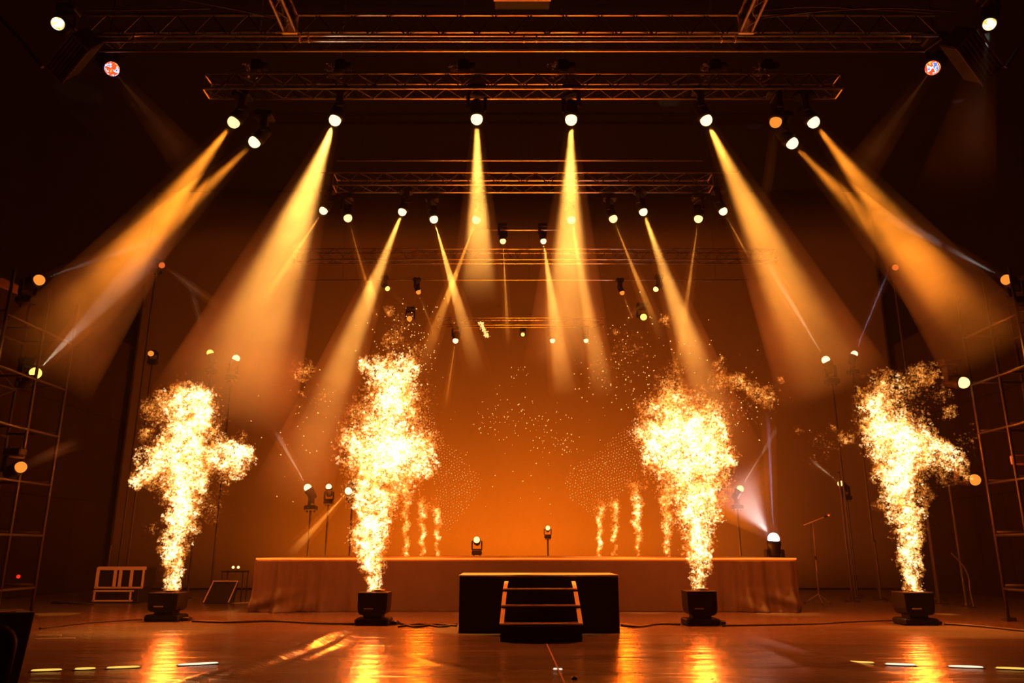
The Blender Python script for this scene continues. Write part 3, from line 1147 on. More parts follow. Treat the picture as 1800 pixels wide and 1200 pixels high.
# ------------------------------------------------------------------ flame machines
def flame_machine(px, py, Y, label):
    p = at(px, py, Y)
    root = empty('flame_machine', (p.x, Y, 0))
    tag(root, label, 'flame machine', 'flame machines on the stage floor')
    k = ppm(px, py, Y)
    W = 54 * k
    H = (py - 1042) * k
    b = MB().box((0, 0, .05), (W * 1.12, .42, .10), bev=.02)
    b.build('base', M['black'], root)
    MB().box((0, 0, .125), (W * .62, .26, .06), bev=.01).build('neck', M['plastic'], root)
    # body flared to the top with rounded lower corners
    hb = H - .15
    poly = [(-.36, 0), (.36, 0), (.45, .10), (.48, .30), (.49, 1.0), (-.49, 1.0), (-.48, .30), (-.45, .10)]
    body = MB().prism([(x * W, .15 + z * hb) for x, z in poly], -.21, .21)
    bo = body.build('body', M['plastic'], root)
    bv = bo.modifiers.new('edge', 'BEVEL')
    bv.width = .015
    bv.segments = 2
    MB().box((-.12 * W, -.213, .15 + hb * .28), (W * .3, .012, .02)).build('handle', M['pale_edge'], bo)
    MB().lathe([(W * .20, 0), (W * .22, .02), (W * .22, .035), (W * .12, .035), (W * .12, .01)], 18,
               Matrix.Translation((W * .10, 0, H - .004))).build('nozzle', M['truss'], root)
    pl = MB().box((W * .68, 0, .03), (W * .25, .14, .06), bev=.015)
    pl.build('plug', M['cable'], root)
    return p.x, H


FM = [(292, 1090, 13.3, 'flame machine under the leftmost flame'),
      (657, 1097, 12.66, 'flame machine under the inner left flame, beside the podium'),
      (1232, 1100, 12.6, 'flame machine under the inner right flame, beside the podium'),
      (1610, 1097, 12.66, 'flame machine under the rightmost flame')]
for a in FM:
    flame_machine(*a)


# ------------------------------------------------------------------ flames
TET = np.array([(1, 1, 1), (1, -1, -1), (-1, 1, -1), (-1, -1, 1)], float) / 1.732
TETF = np.array([(0, 1, 2), (0, 3, 1), (0, 2, 3), (1, 3, 2)], int)
OCT = np.array([(1, 0, 0), (-1, 0, 0), (0, 1, 0), (0, -1, 0), (0, 0, 1), (0, 0, -1)], float)
OCTF = np.array([(0, 2, 4), (2, 1, 4), (1, 3, 4), (3, 0, 4), (2, 0, 5), (1, 2, 5), (3, 1, 5), (0, 3, 5)], int)


def rand_rot(n):
    q = RNG.normal(size=(n, 4))
    q /= np.linalg.norm(q, axis=1)[:, None]
    w, x, y, z = q.T
    return np.stack([np.stack([1 - 2 * (y * y + z * z), 2 * (x * y - z * w), 2 * (x * z + y * w)], -1),
                     np.stack([2 * (x * y + z * w), 1 - 2 * (x * x + z * z), 2 * (y * z - x * w)], -1),
                     np.stack([2 * (x * z - y * w), 2 * (y * z + x * w), 1 - 2 * (x * x + y * y)], -1)], 1)


def flakes(name, P, size, heat, mat, parent=None, stretch=1.0, shape='oct'):
    n = len(P)
    B, Fc = (OCT, OCTF) if shape == 'oct' else (TET, TETF)
    R = rand_rot(n)
    sc = np.stack([size, size * RNG.uniform(.6, 1.0, n), size * RNG.uniform(.8, 1.5, n) * stretch], -1)
    V = np.einsum('nij,nkj->nki', R, B[None, :, :] * sc[:, None, :]) + P[:, None, :]
    Q = (Fc[None] + (np.arange(n) * len(B))[:, None, None]).reshape(-1, 3)
    me = np_mesh(name, V.reshape(-1, 3), Q)
    if heat is not None:
        a = me.attributes.new('glow_level', 'FLOAT', 'POINT')
        a.data.foreach_set('value', np.repeat(heat, len(B)).astype(np.float32))
    me.materials.append(mat)
    return link(name, me, parent)


def fbm(p, s, o=3):
    a, t, amp = 0, 0, 1
    for _ in range(o):
        a += amp * noise.noise(p * s)
        t += amp
        amp *= .55
        s *= 2.1
    return a / t


def puff_points(blobs, Y, layers, fleck, seed, thr):
    """scatter flamelets in the envelope of round puffs (pixels, at distance Y)"""
    out_p, out_s, out_h = [], [], []
    off = Vector((seed * 13.7, seed * 5.1, seed * 3.3))
    for b in blobs:
        cx, cy, r = b[:3]
        dens = b[3] if len(b) > 3 else (1.25 if r < 45 else 1.05)
        k = ppm(cx, cy, Y)
        c = at(cx, cy, Y)
        R = r * k
        f = fleck * k
        n = int(dens * layers * r * r / (fleck * fleck) * .9) + 4
        u = RNG.normal(size=(n, 3))
        u /= np.linalg.norm(u, axis=1)[:, None]
        rad = R * 1.1 * RNG.uniform(0, 1, n) ** (1 / 2.7) * (1 + .10 * RNG.normal(size=n))
        q = u * rad[:, None] * np.array([1, .9, 1])
        for i in range(n):
            p = Vector((c.x + q[i, 0], c.y + q[i, 1], c.z + q[i, 2]))
            lf = fbm(p + off, 2.2, 2)
            hf = fbm(p + off, 9.0, 2)
            rr = rad[i] / R
            keep = lf * .9 + hf * .8 + (1.0 - rr) * .9 - thr + (dens - 1) * .25
            if keep < RNG.uniform(-.15, .25):
                continue
            # turbulent displacement for ragged curls
            d = noise.noise_vector((p + off) * 3.1) * .10 * min(1, R * 4) + noise.noise_vector((p + off) * 8.0) * .05 * min(1, R * 6)
            p = p + d
            mf = fbm(p + off, 5.0, 2)
            heat = min(1.0, max(.05, (.16 + .46 * (1 - rr) + .45 * hf + .60 * mf + .30 * lf) * (.5 + .5 * min(1, dens)) * max(1.0, dens) ** 2.5))
            out_p.append(p)
            big = RNG.random() < .22
            out_s.append(f * (RNG.uniform(.9, 1.7) if big else RNG.uniform(.45, 1.05)))
            out_h.append(min(1.3, heat * (1.5 if RNG.random() < .3 else .62)))
    return np.array([tuple(p) for p in out_p]), np.array(out_s), np.array(out_h)


def flame(blobs, loose, Y, label, seed, group, fleck=2.5, layers=9.0, thr=-.30, embers=True):
    P, S, Hh = puff_points(blobs, Y, layers, fleck, seed, thr)
    o = flakes('flame', P, S, Hh, M['flame'], shape='tet')
    tag(o, label, 'flame', group)
    if loose:
        P, S, Hh = puff_points(loose, Y, layers * 1.0, 2.0, seed + 40, .0)
        tag(flakes('loose_flamelets', P, S, Hh * .55, M['flame'], o, shape='tet'), kind='stuff')
    return o


GF = 'tall flames from the floor machines'
FA = [(303, 1032, 14), (302, 1018, 15), (303, 1003, 17), (305, 987, 19), (308, 970, 22), (312, 952, 25), (317, 930, 27), (321, 906, 29),
      (325, 882, 31), (328, 860, 35), (330, 836, 41), (332, 812, 50, 1.1), (330, 788, 54, 1.2), (328, 764, 46, 1.2), (335, 740, 40, 1.1), (328, 716, 42),
      (345, 708, 36), (318, 702, 26, .8), (352, 728, 34), (358, 748, 26, .7), (292, 800, 34), (265, 815, 27), (250, 835, 19), (242, 848, 12),
      (380, 800, 34), (405, 800, 28), (428, 806, 18), (431, 792, 14), (414, 824, 17), (395, 840, 11, .8), (290, 912, 8, .8), (280, 965, 6, 1)]
FAL = [(272, 730, 26, 1), (262, 760, 18, 1), (286, 700, 18, 1), (312, 682, 14, 1), (258, 715, 12, .8), (272, 842, 24, 1), (345, 850, 40, .5),
       (425, 770, 14, .5), (385, 740, 20, .4), (268, 930, 14, .35), (390, 860, 20, .4), (300, 860, 30, .6), (366, 900, 26, .4), (335, 720, 66, .35)]
FB = [(657, 1035, 11), (656, 1020, 14), (656, 1002, 19), (655, 985, 25), (652, 968, 29), (650, 948, 32), (653, 926, 35), (656, 903, 37), (658, 879, 41),
      (661, 855, 47), (664, 830, 56), (682, 802, 68, 1.15), (652, 790, 56, 1.05), (622, 785, 30), (716, 802, 42), (742, 818, 22), (690, 762, 60, 1.25), (690, 732, 47, 1.15),
      (690, 706, 41), (690, 682, 40), (692, 657, 36), (664, 645, 26), (640, 641, 14), (716, 646, 23), (748, 788, 18, .8)]
FBL = [(718, 700, 36, 1), (632, 722, 28, .9), (690, 592, 26, .75), (685, 546, 11, 1), (700, 570, 30, .25), (728, 615, 24, .5), (535, 650, 21, 1), (528, 690, 6, .9),
       (690, 720, 80, .5), (640, 860, 34, .5), (690, 870, 40, .5), (740, 770, 40, .5), (560, 700, 40, .12), (610, 760, 22, .6)]
FC = [(1228, 1035, 11), (1227, 1020, 13), (1226, 1002, 19), (1225, 982, 25), (1224, 960, 29), (1222, 936, 32), (1221, 911, 37), (1222, 886, 42),
      (1222, 861, 46), (1218, 835, 55), (1206, 802, 72, 1.2), (1190, 776, 66, 1.25), (1230, 782, 56, 1.1), (1182, 742, 54), (1220, 737, 52, 1.05), (1166, 716, 32, .8),
      (1192, 702, 28, .7), (1246, 762, 38), (1264, 800, 28), (1288, 808, 13), (1150, 762, 36), (1155, 790, 30)]
FCL = [(1180, 690, 36, .9), (1275, 850, 17, .9), (1265, 872, 14, .8), (1270, 668, 22, 1), (1296, 672, 22, 1), (1330, 690, 22, 1), (1355, 696, 20, 1), (1266, 640, 16, 1),
       (1374, 668, 8, 1), (1350, 712, 14, .9), (1081, 583, 8, 1), (1170, 562, 14, 1), (1110, 610, 34, .15), (1190, 650, 30, .35), (1135, 720, 26, .6), (1200, 740, 85, .4),
       (1300, 710, 46, .2), (1180, 860, 34, .6), (1080, 640, 40, .1)]
FD = [(1603, 1034, 15), (1603, 1016, 17), (1602, 996, 19), (1600, 976, 21), (1598, 956, 23), (1595, 935, 25), (1592, 911, 30), (1590, 886, 34),
      (1586, 860, 36), (1582, 834, 42), (1580, 802, 46, 1.15), (1586, 776, 55, 1.25), (1560, 750, 47, 1.15), (1600, 786, 48, 1.15), (1540, 722, 33), (1535, 697, 30, .85),
      (1560, 682, 34, .85), (1640, 790, 29), (1668, 802, 20), (1690, 820, 16, .8), (1704, 840, 8, .8), (1530, 756, 23)]
FDL = [(1610, 672, 28, 1), (1636, 660, 24, 1), (1650, 692, 22, .8), (1622, 648, 16, 1), (1666, 722, 14, .9), (1552, 832, 20, .9), (1630, 868, 18, .9),
       (1485, 772, 15, 1), (1465, 752, 9, 1), (1410, 757, 13, .8), (1445, 780, 40, .12), (1660, 830, 22, .8), (1700, 780, 30, .15), (1590, 900, 40, .5), (1545, 890, 12, .8), (1570, 740, 66, .4)]
flame(FA, FAL, 13.3, 'leftmost tall flame, cross-shaped, bursting from its machine', 1, GF)
flame(FB, FBL, 12.66, 'inner left tall flame, highest of all, left of the podium', 2, GF)
flame(FC, FCL, 12.6, 'inner right tall flame with a torn-off tongue drifting right', 3, GF)
flame(FD, FDL, 12.66, 'rightmost tall flame leaning towards the right tower', 4, GF)

GS = 'small jets of fire on the raised platform'


def jet(bx, top, w, label, seed, head=1.0):
    Y = 17.5
    bl = []
    y = 974.0
    i = 0
    while y > top:
        t = (974 - y) / (974 - top)
        r = w * (.62 + .5 * t) * (1 + .16 * math.sin(i * 2.1 + seed))
        bl.append((bx + 2.2 * math.sin(i * 1.3 + seed * 2) + t * 3 * math.sin(seed), y, r, 1.0 if t < .8 else .75 * head))
        y -= r * 1.05
        i += 1
    loose = [(bx, top + 6, w * 2.0, .55), (bx, top - w, w * 1.8, .35)]
    return flame(bl, loose, Y, label, seed, GS, fleck=2.0, layers=10)


jet(715, 855, 8.5, 'small fire jet closest to the inner left flame', 11)
jet(743, 880, 7.5, 'small fire jet in the middle of the three left ones', 12)
jet(768, 888, 7, 'small fire jet nearest the centre on the left side', 13)
jet(1053, 890, 6.5, 'small fire jet nearest the centre on the right side', 14)
jet(1080, 882, 7.5, 'second small fire jet from the centre on the right side', 15)
jet(1121, 850, 10, 'thickest small fire jet, third from the centre on the right side', 16)
jet(1174, 868, 10, 'small fire jet half merged with the inner right flame', 17)

# the light the flames give off
FIRE = (1, .125, .004)
for (px, py, Y, e, r) in ((330, 790, 13.3, 380, .35), (310, 950, 13.3, 200, .15), (685, 770, 12.66, 560, .4), (655, 950, 12.66, 260, .15),
                          (1205, 770, 12.6, 560, .4), (1225, 950, 12.6, 260, .15), (1580, 770, 12.66, 380, .35), (1598, 950, 12.66, 200, .15),
                          (742, 900, 17.5, 160, .2), (1090, 900, 17.5, 180, .2)):
    light('POINT', at(px, py, Y), e, FIRE, r, None, 'firelight')


# ------------------------------------------------------------------ sparks and glowing dots (uncountable)
def in_poly(x, y, poly):
    c = False
    j = len(poly) - 1
    for i in range(len(poly)):
        xi, yi = poly[i]
        xj, yj = poly[j]
        if (yi > y) != (yj > y) and x < (xj - xi) * (y - yi) / (yj - yi) + xi:
            c = not c
        j = i
    return c


def spark_fan(poly, side, label):
    P, S = [], []
    for a in np.arange(-40, 40):
        for b in np.arange(-40, 40):
            gx = a * 5.4 + (b % 2) * 2.2
            gy = b * 4.6
            ang = math.radians(24 if side < 0 else -24)
            x = gx * math.cos(ang) - gy * math.sin(ang)
            y = gx * math.sin(ang) + gy * math.cos(ang)
            cx, cy = (800, 820) if side < 0 else (1060, 820)
            x, y = cx + x, cy + y
            x += 2.6 * math.sin(y * .085 + x * .02)
            y += 1.6 * math.sin(x * .11)
            if not in_poly(x, y, poly) or random.random() < .1:
                continue
            Y = 18.2 + .35 * math.sin(x * .05) + .25 * math.cos(y * .04)
            P.append(tuple(at(x + random.gauss(0, .5), y + random.gauss(0, .5), Y)))
            S.append(.0135 * random.uniform(.6, 1.35))
    o = flakes('spark_fan', np.array(P), np.array(S), np.full(len(P), .62), M['spark_dim'], shape='oct')
    return tag(o, label, 'sparks', None, 'stuff')


M['spark_dim'] = emit('spark_glow_dim', (1, .42, .10), .75)
spark_fan([(748, 698), (770, 755), (805, 800), (850, 838), (846, 858), (818, 898), (786, 938), (770, 915), (765, 860), (752, 800)], -1,
          'fan of fine orange dots spreading right of the inner left flame')
spark_fan([(1122, 733), (1078, 768), (1046, 798), (1010, 818), (990, 848), (1002, 876), (1040, 906), (1062, 902), (1104, 852), (1134, 800)], 1,
          'fan of fine orange dots spreading left of the inner right flame')


def sparks(name, clusters, Y, label, size=.011):
    P, S = [], []
    for (cx, cy, sx, sy, n) in clusters:
        for _ in range(n):
            P.append(tuple(at(random.gauss(cx, sx), random.gauss(cy, sy), Y + random.uniform(-1.5, 1.5))))
            S.append(size * random.uniform(.5, 1.3))
    o = flakes(name, np.array(P), np.array(S), None, M['spark'])
    return tag(o, label, 'sparks', None, 'stuff')


sparks('drifting_sparks', [(912, 655, 9, 6, 12), (905, 690, 30, 22, 14), (880, 725, 36, 14, 26), (860, 745, 30, 18, 22), (945, 752, 26, 16, 46), (985, 775, 22, 14, 40),
                           (890, 800, 60, 40, 26), (960, 850, 60, 40, 14)], 17, 'bright sparks drifting in front of the backdrop at centre')
sparks('drifting_sparks', [(560, 735, 40, 40, 34), (500, 760, 30, 50, 16), (700, 600, 40, 40, 80), (735, 640, 22, 40, 60), (730, 560, 30, 30, 20)], 13.2,
       'sparks floating up around the inner left flame', .010)
sparks('drifting_sparks', [(1090, 620, 30, 40, 60), (1190, 640, 60, 30, 60), (1120, 690, 30, 24, 40), (1300, 720, 40, 22, 50), (1060, 690, 30, 30, 24)], 13.2,
       'sparks floating up around the inner right flame', .010)


def ember_bar(x0, y0, x1, y1, w, Y, label):
    P, S = [], []
    for _ in range(150):
        t = random.random()
        P.append(tuple(at(x0 + (x1 - x0) * t + random.gauss(0, w), y0 + (y1 - y0) * t + random.gauss(0, w * .4), Y + random.gauss(0, .03))))
        S.append(random.uniform(.010, .022))
    return tag(flakes('ember_streak', np.array(P), np.array(S), None, M['spark']), label, 'embers', None, 'stuff')


ember_bar(844, 566, 857, 592, 2.2, 18, 'short slanting streak of golden embers above the centre')

# ------------------------------------------------------------------ odds and ends on stage


def floor_pt(px, py, z=0.0):
    d = at(px, py, 10) - Vector((0, 0, CAMZ))
    k = (z - CAMZ) / d.z
    return Vector((d.x * k, d.y * k, z))


def floor_cable(pts, label, r=.016):
    P = [floor_pt(x, y, r) for x, y in pts]
    Q = []
    for i in range(len(P) - 1):
        p0, p1, p2, p3 = P[max(0, i - 1)], P[i], P[i + 1], P[min(len(P) - 1, i + 2)]
        for t in np.linspace(0, 1, 10, endpoint=False):
            Q.append(.5 * ((2 * p1) + (p2 - p0) * t + (2 * p0 - 5 * p1 + 4 * p2 - p3) * t * t + (3 * p1 - p0 - 3 * p2 + p3) * t ** 3))
    Q.append(P[-1])
    return tag(MB().tube(Q, r, 7).build('power_cable', M['cable'], smooth=True), label, 'cable', 'black cables on the stage floor')


floor_cable([(338, 1091), (400, 1093), (480, 1091), (560, 1095), (624, 1096)], 'black cable on the floor between the two left flame machines')
floor_cable([(700, 1094), (730, 1101), (765, 1097), (803, 1099)], 'black cable on the floor from the inner left machine to the podium')
floor_cable([(700, 1101), (740, 1096), (775, 1101), (803, 1096)], 'second black cable twisting beside the podium on its left', .014)
floor_cable([(1092, 1098), (1120, 1101), (1160, 1096), (1196, 1097)], 'black cable on the floor from the podium to the inner right machine')
floor_cable([(1270, 1099), (1340, 1098), (1430, 1096), (1500, 1092), (1568, 1090)], 'black cable on the floor between the two right flame machines', .013)
floor_cable([(1660, 1096), (1720, 1100), (1800, 1108), (1860, 1112)], 'black cable running off right from the rightmost flame machine')
floor_cable([(70, 1104), (120, 1098), (170, 1093), (250, 1088)], 'thin cable on the floor at left leading to the leftmost flame machine', .012)


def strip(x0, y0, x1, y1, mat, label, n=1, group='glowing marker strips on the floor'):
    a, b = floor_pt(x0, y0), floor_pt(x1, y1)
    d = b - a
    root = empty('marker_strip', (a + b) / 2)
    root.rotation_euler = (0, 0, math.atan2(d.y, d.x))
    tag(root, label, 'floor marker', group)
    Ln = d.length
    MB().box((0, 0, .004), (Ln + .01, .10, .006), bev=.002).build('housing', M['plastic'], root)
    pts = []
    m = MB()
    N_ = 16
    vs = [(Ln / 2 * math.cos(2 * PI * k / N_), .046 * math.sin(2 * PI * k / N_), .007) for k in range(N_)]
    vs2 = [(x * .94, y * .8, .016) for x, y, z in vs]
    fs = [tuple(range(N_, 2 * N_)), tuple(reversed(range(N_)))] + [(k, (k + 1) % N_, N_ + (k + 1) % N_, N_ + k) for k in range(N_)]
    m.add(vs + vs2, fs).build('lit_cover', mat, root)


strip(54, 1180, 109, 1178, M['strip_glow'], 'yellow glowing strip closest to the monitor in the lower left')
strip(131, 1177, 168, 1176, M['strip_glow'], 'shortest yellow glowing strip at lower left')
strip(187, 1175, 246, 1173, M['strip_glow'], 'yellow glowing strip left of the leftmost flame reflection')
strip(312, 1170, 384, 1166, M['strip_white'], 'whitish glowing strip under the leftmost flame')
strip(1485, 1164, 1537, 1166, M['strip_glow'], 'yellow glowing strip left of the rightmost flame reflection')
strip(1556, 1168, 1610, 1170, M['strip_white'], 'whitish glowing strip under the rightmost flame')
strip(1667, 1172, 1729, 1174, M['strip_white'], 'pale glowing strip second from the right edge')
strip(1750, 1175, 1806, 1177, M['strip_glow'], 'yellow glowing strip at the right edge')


def floor_dot(px, py, label):
    p = floor_pt(px, py)
    o = MB().lathe([(.020, 0), (.019, .005), (.014, .009), (.004, .010)], 14).build('floor_marker_light', M['strip_white'], None, p, True)
    return tag(o, label, 'floor marker', 'two tiny floor lights before the steps')


floor_dot(976, 1175.5, 'tiny white floor light before the steps, touching the seam')
floor_dot(985, 1176, 'tiny white floor light before the steps, right of its twin')

# seam tape and a small black plug on the floor
p, q = floor_pt(961, 1131, .003), floor_pt(994, 1203, .003)
d = (q - p)
o = MB().box((0, 0, 0), (d.length, .014, .004)).build('seam_tape', M['tape'], None, (p + q) / 2)
o.rotation_euler = (0, 0, math.atan2(d.y, d.x))
tag(o, 'thin tape seam running forward from the steps', 'tape')
o = MB().lathe([(.028, 0), (.03, .008), (.022, .02), (.006, .022)], 14).build('floor_socket', M['cable'], None, floor_pt(1010, 1193), True)
tag(o, 'small black floor socket at the front centre', 'socket')
for (x0, y0, x1, y1, lab) in ((64, 1116, 108, 1116, 'dull red tape strip behind the lower left monitor, the farther one'),
                              (62, 1122, 132, 1121, 'dull red tape strip behind the lower left monitor, the nearer one')):
    p, q = floor_pt(x0, y0, .003), floor_pt(x1, y1, .003)
    d = (q - p)
    o = MB().box((0, 0, 0), (d.length, .03, .004)).build('floor_tape', M['pale_edge'], None, (p + q) / 2)
    o.rotation_euler = (0, 0, math.atan2(d.y, d.x))
    tag(o, lab, 'tape', 'dull tape strips on the floor')
p, q = floor_pt(90, 1059, .02), floor_pt(165, 1061, .02)
o = MB().tube([p, q], .02, 8).build('loose_pipe', M['pipe'], smooth=True)
tag(o, 'pipe lying on the floor left of the open crate', 'pipe')


def near_monitor():
    # floor monitor at the lower left, seen from its side
    xr = at(62, 1075, 7.0).x
    root = empty('floor_monitor', (xr - .45 * math.cos(.75), 7.0 - .45 * math.sin(.75), 0), .75)
    tag(root, 'black wedge floor monitor cut off at the lower left corner', 'monitor')
    H = at(62, 1075, 7.0).z
    W = .9
    b = MB().prism([(-W / 2, 0), (W / 2 - .05, 0), (W / 2, H), (-W / 2, H + .02)], -.02, .5)
    bo = b.build('cabinet', M['black'], root)
    bv = bo.modifiers.new('edge', 'BEVEL')
    bv.width = .012
    bv.segments = 2
    MB().box((-.05, .05, H + .006), (W * .8, .05, .012)).build('top_rail', M['tape'], root)
    arch = []
    for t in np.linspace(0, PI / 2, 9):
        arch.append((W / 2 - .30 + .16 * math.sin(t), -.05, H - .26 + .16 * math.cos(t)))
    arch = [(-W / 2 + .02, -.05, H - .10)] + arch + [(W / 2 - .16, -.05, .06)]
    MB().tube(arch, .035, 8).build('bumper', M['plastic'], root, smooth=True)
    MB().box((-.12, -.045, H * .42), (.42, .05, .10), bev=.015).build('handle', M['plastic'], root)


near_monitor()


def crate():
    Y = 17.5
    a, b = at(162, 1058, Y), at(248, 1058, Y)
    zt = at(205, 996, Y).z
    root = empty('open_crate', ((a.x + b.x) / 2, Y, 0))
    tag(root, 'open two-bay crate with pale frame edges on the floor at left', 'crate')
    W = b.x - a.x
    zb = .30
    MB().box((-.03, .3, zb / 2), (W * .9, .6, zb), bev=.015).build('base', M['black'], root)
    fr = MB()
    fr.box((-.09, -.015, zb - .05), (W * .82, .03, .03))
    fr.box((-.09, -.015, .05), (W * .82, .03, .03))
    for s in (-.47, .27):
        fr.box((s * W, -.015, zb / 2), (.03, .03, zb - .06))
    fr.build('base_trim', M['pale_edge'], root)
    MB().box((.02, .32, (zb + zt) / 2), (W * .96, .5, zt - zb - .04), bev=.01).build('back', M['black'], root)
    lean = .05
    MB().box((.03, -.0, zt - .03), (W * .98, .06, .07)).build('top_rail', M['pale_edge'], root)
    MB().box((0, -.0, zb + .02), (W * .98, .05, .035)).build('bottom_rail', M['pale_edge'], root)
    for s in (-.46, -.10, .01, .24, .48):
        m = MB()
        x = s * W
        m.box((x, 0, (zb + zt) / 2), (.05 if s < .4 else .03, .05, zt - zb - .03))
        m.build('post', M['pale_edge'], root)


crate()


def wedge_frame():
    Y = 17.3
    P = [at(*c, Y) for c in ((358, 1058), (368, 1022), (411, 1022), (402, 1055))]
    root = empty('tilted_stand', (P[0].x + .25, Y, 0))
    tag(root, 'small tilted stand with a pale rim beside the leftmost flame machine', 'stand')
    o = Vector(root.location)
    a, b, c, d = [p - o for p in P]
    a.z = .01
    d.z = .01
    b += Vector((0, .25, 0))
    c += Vector((0, .25, 0))
    MB().add([a, b, c, d, a + Vector((0, .35, 0)), b + Vector((0, .04, -.02)), c + Vector((0, .04, -.02)), d + Vector((0, .35, 0))],
             [(0, 3, 2, 1), (4, 5, 6, 7), (0, 1, 5, 4), (3, 7, 6, 2), (1, 2, 6, 5), (0, 4, 7, 3)]).build('body', M['black'], root)
    MB().tube([a + Vector((0, -.01, .02)), b + Vector((0, -.01, 0)), c + Vector((0, -.01, 0)), d + Vector((0, -.01, .02))], .016, 6).build('rim', M['pale_edge'], root)


wedge_frame()


def side_table():
    Y = 18.4
    a, b = at(394, 1004, Y), at(434, 1004, Y)
    root = empty('equipment_table', ((a.x + b.x) / 2, Y, 0))
    tag(root, 'dark little equipment table behind the tilted stand at left', 'table')
    W = b.x - a.x
    MB().box((0, 0, a.z), (W, .4, .03), bev=.006).build('table_top', M['black'], root)
    for sx in (-1, 1):
        for sy in (-1, 1):
            MB().tube([(sx * W * .45, sy * .17, 0), (sx * W * .45, sy * .17, a.z)], .014, 6).build('leg', M['pipe'], root)
    for (px, lab) in ((410, 'tiny amber lamp standing left on the little equipment table'), (419, 'tiny amber lamp standing right on the little equipment table')):
        p = at(px, 996, Y)
        r = empty('table_lamp', (p.x, Y, a.z + .0155))
        tag(r, lab, 'lamp', 'tiny lamps on the equipment table')
        MB().lathe([(.03, 0), (.03, .01), (.008, .015), (.008, .05)], 10).build('stem', M['black'], r)
        MB().lathe([(.012, .048), (.028, .06), (.03, .08), (.02, .1), (.004, .105)], 12).build('bulb', M['lens_warm'], r, smooth=True)


side_table()


def mic_stand():
    Y = 17.3
    base = at(1441, 1066, Y)
    root = empty('microphone_stand', (base.x, Y, 0))
    tag(root, 'microphone on a boom stand right of the raised platform', 'microphone stand')
    o = Vector((base.x, Y, 0))
    top = at(1430, 916, Y) - o
    top.x *= .55
    MB().tube([(0, 0, .18), (top.x * .5, 0, top.z * .55)], .014, 8).build('lower_tube', M['stand_metal'], root, smooth=True)
    MB().tube([(top.x * .5, 0, top.z * .55), top], .010, 8).build('upper_tube', M['stand_metal'], root, smooth=True)
    MB().lathe([(.02, -.04), (.024, 0), (.02, .04)], 10, Matrix.Translation((top.x * .5, 0, top.z * .55))).build('clutch', M['plastic'], root)
    for k in range(3):
        t = k * 2 * PI / 3 + .4
        l = MB().tube([(0, 0, .20), (.30 * math.cos(t), .30 * math.sin(t), .016)], .011, 6).build('leg', M['stand_metal'], root)
        MB().lathe([(.018, 0), (.018, .03)], 8, Matrix.Translation((.30 * math.cos(t), .30 * math.sin(t), 0))).build('rubber_foot', M['cable'], l)
    a, b = at(1412, 923, Y) - o, at(1450, 908, Y - .1) - o
    MB().tube([a, b], .009, 8).build('boom_arm', M['pale_edge'], root, smooth=True)
    dn = (b - a).normalized()
    R = Matrix.Translation(b) @ frame_from(dn).to_4x4()
    mo = MB().lathe([(.012, -.02), (.017, .0), (.020, .05), (.022, .055)], 12, R).build('microphone', M['plastic'], root, smooth=True)
    MB().lathe([(.024, .055), (.034, .07), (.037, .095), (.03, .12), (.012, .13)], 12, R).build('grille', M['mic'], mo, smooth=True)
    cb = [top + Vector((-.03, 0, 0)), (top.x - .08, 0, top.z * .75), (top.x - .07, .0, top.z * .5), (.0, -.03, top.z * .36), (.02, -.03, .3), (.05, -.08, .02)]
    cb = [Vector(c) for c in cb]
    Q = []
    for i in range(len(cb) - 1):
        p0, p1, p2, p3 = cb[max(0, i - 1)], cb[i], cb[i + 1], cb[min(len(cb) - 1, i + 2)]
        for t in np.linspace(0, 1, 8, endpoint=False):
            Q.append(.5 * ((2 * p1) + (p2 - p0) * t + (2 * p0 - 5 * p1 + 4 * p2 - p3) * t * t + (3 * p1 - p0 - 3 * p2 + p3) * t ** 3))
    MB().tube(Q, .005, 5).build('lead', M['cable'], root, smooth=True)


mic_stand()

tag(MB().lathe([(.03, 0), (.03, .02), (.02, .035), (.004, .04)], 12, Matrix.Rotation(PI / 2, 4, 'X')).build('indicator_light', M['red_led'], None, at(33, 1013, 13.45), True),
    'tiny red indicator light low on the left tower', 'indicator')
swag([(1672, 972, 14.2), (1690, 990, 14.2), (1702, 1012, 14.2), (1706, 1040, 14.2), (1712, 1066, 14.2)], 14, 'cable hanging in a bow down to the floor left of the right tower', .014)
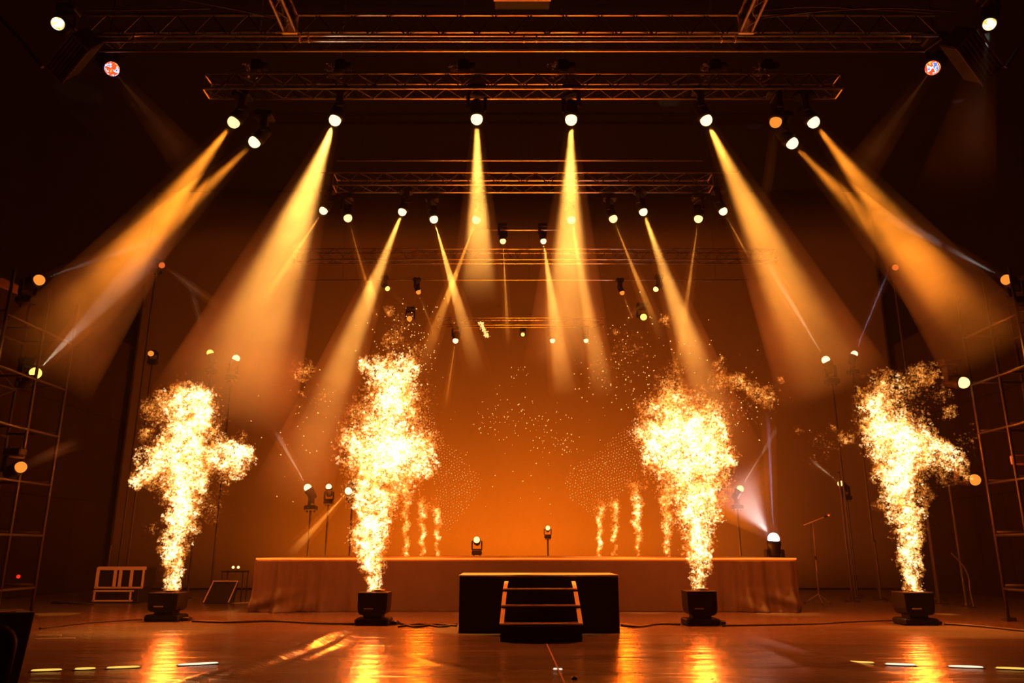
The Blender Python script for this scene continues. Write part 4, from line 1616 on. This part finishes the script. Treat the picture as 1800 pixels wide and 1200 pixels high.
# little red pilot light on the left wing wall and junction boxes at both sides
o = MB().box((0, 0, 0), (.40, .10, .16), bev=.02).build('junction_box', M['tape'], None, at(18, 503, 12.9))
o.rotation_euler = (.1, .35, .3)
tag(o, 'small tilted box on a pipe beyond the top of the left tower', 'box', 'boxes on the side towers')
o = MB().box((0, 0, 0), (.34, .12, .16), bev=.02).build('junction_box', M['tape'], None, at(1797, 808, 12.6))
tag(o, 'small lit box at the right edge, low on the right tower', 'box', 'boxes on the side towers')

# ------------------------------------------------------------------ added lights without fixtures, unseen behind the platform, make the backdrop glow
for x in (-5.2, -2.6, 0, 2.6, 5.2):
    o = light('AREA', (x, 20.4, .35), 600 * math.exp(-(x / 5.6) ** 2), (1, .19, .003), name='added_backdrop_wash', size=1.2, shape='RECTANGLE', size_y=.3)
    dr = Vector((0, 1.7, 3.4)).normalized()
    o.rotation_euler = dr.to_track_quat('-Z', 'Y').to_euler()

# ------------------------------------------------------------------ world and render look
w = bpy.data.worlds.new('dark_hall')
w.use_nodes = True
SC.world = w
bg = w.node_tree.nodes['Background']
bg.inputs[0].default_value = (1, .35, .08, 1)
bg.inputs[1].default_value = .004
HAZE = 0.001
if HAZE > 0:
    vs = w.node_tree.nodes.new('ShaderNodeVolumeScatter')
    vs.inputs['Density'].default_value = HAZE
    w.node_tree.links.new(vs.outputs[0], w.node_tree.nodes['World Output'].inputs['Volume'])

SC.view_settings.view_transform = 'Standard'
SC.view_settings.look = 'None'
SC.view_settings.exposure = 0
SC.view_settings.gamma = 1
SC.view_settings.use_curve_mapping = False
cy = SC.cycles
cy.use_denoising = True
cy.use_adaptive_sampling = True
cy.adaptive_threshold = .03
cy.adaptive_min_samples = 20
cy.max_bounces = 4
cy.diffuse_bounces = 2
cy.glossy_bounces = 2
cy.transmission_bounces = 2
cy.volume_bounces = 0
cy.transparent_max_bounces = 40
cy.sample_clamp_indirect = 3
cy.sample_clamp_direct = 0
cy.use_light_tree = True
cy.volume_step_rate = 1.0
cy.volume_max_steps = 64
cy.caustics_reflective = False
cy.caustics_refractive = False
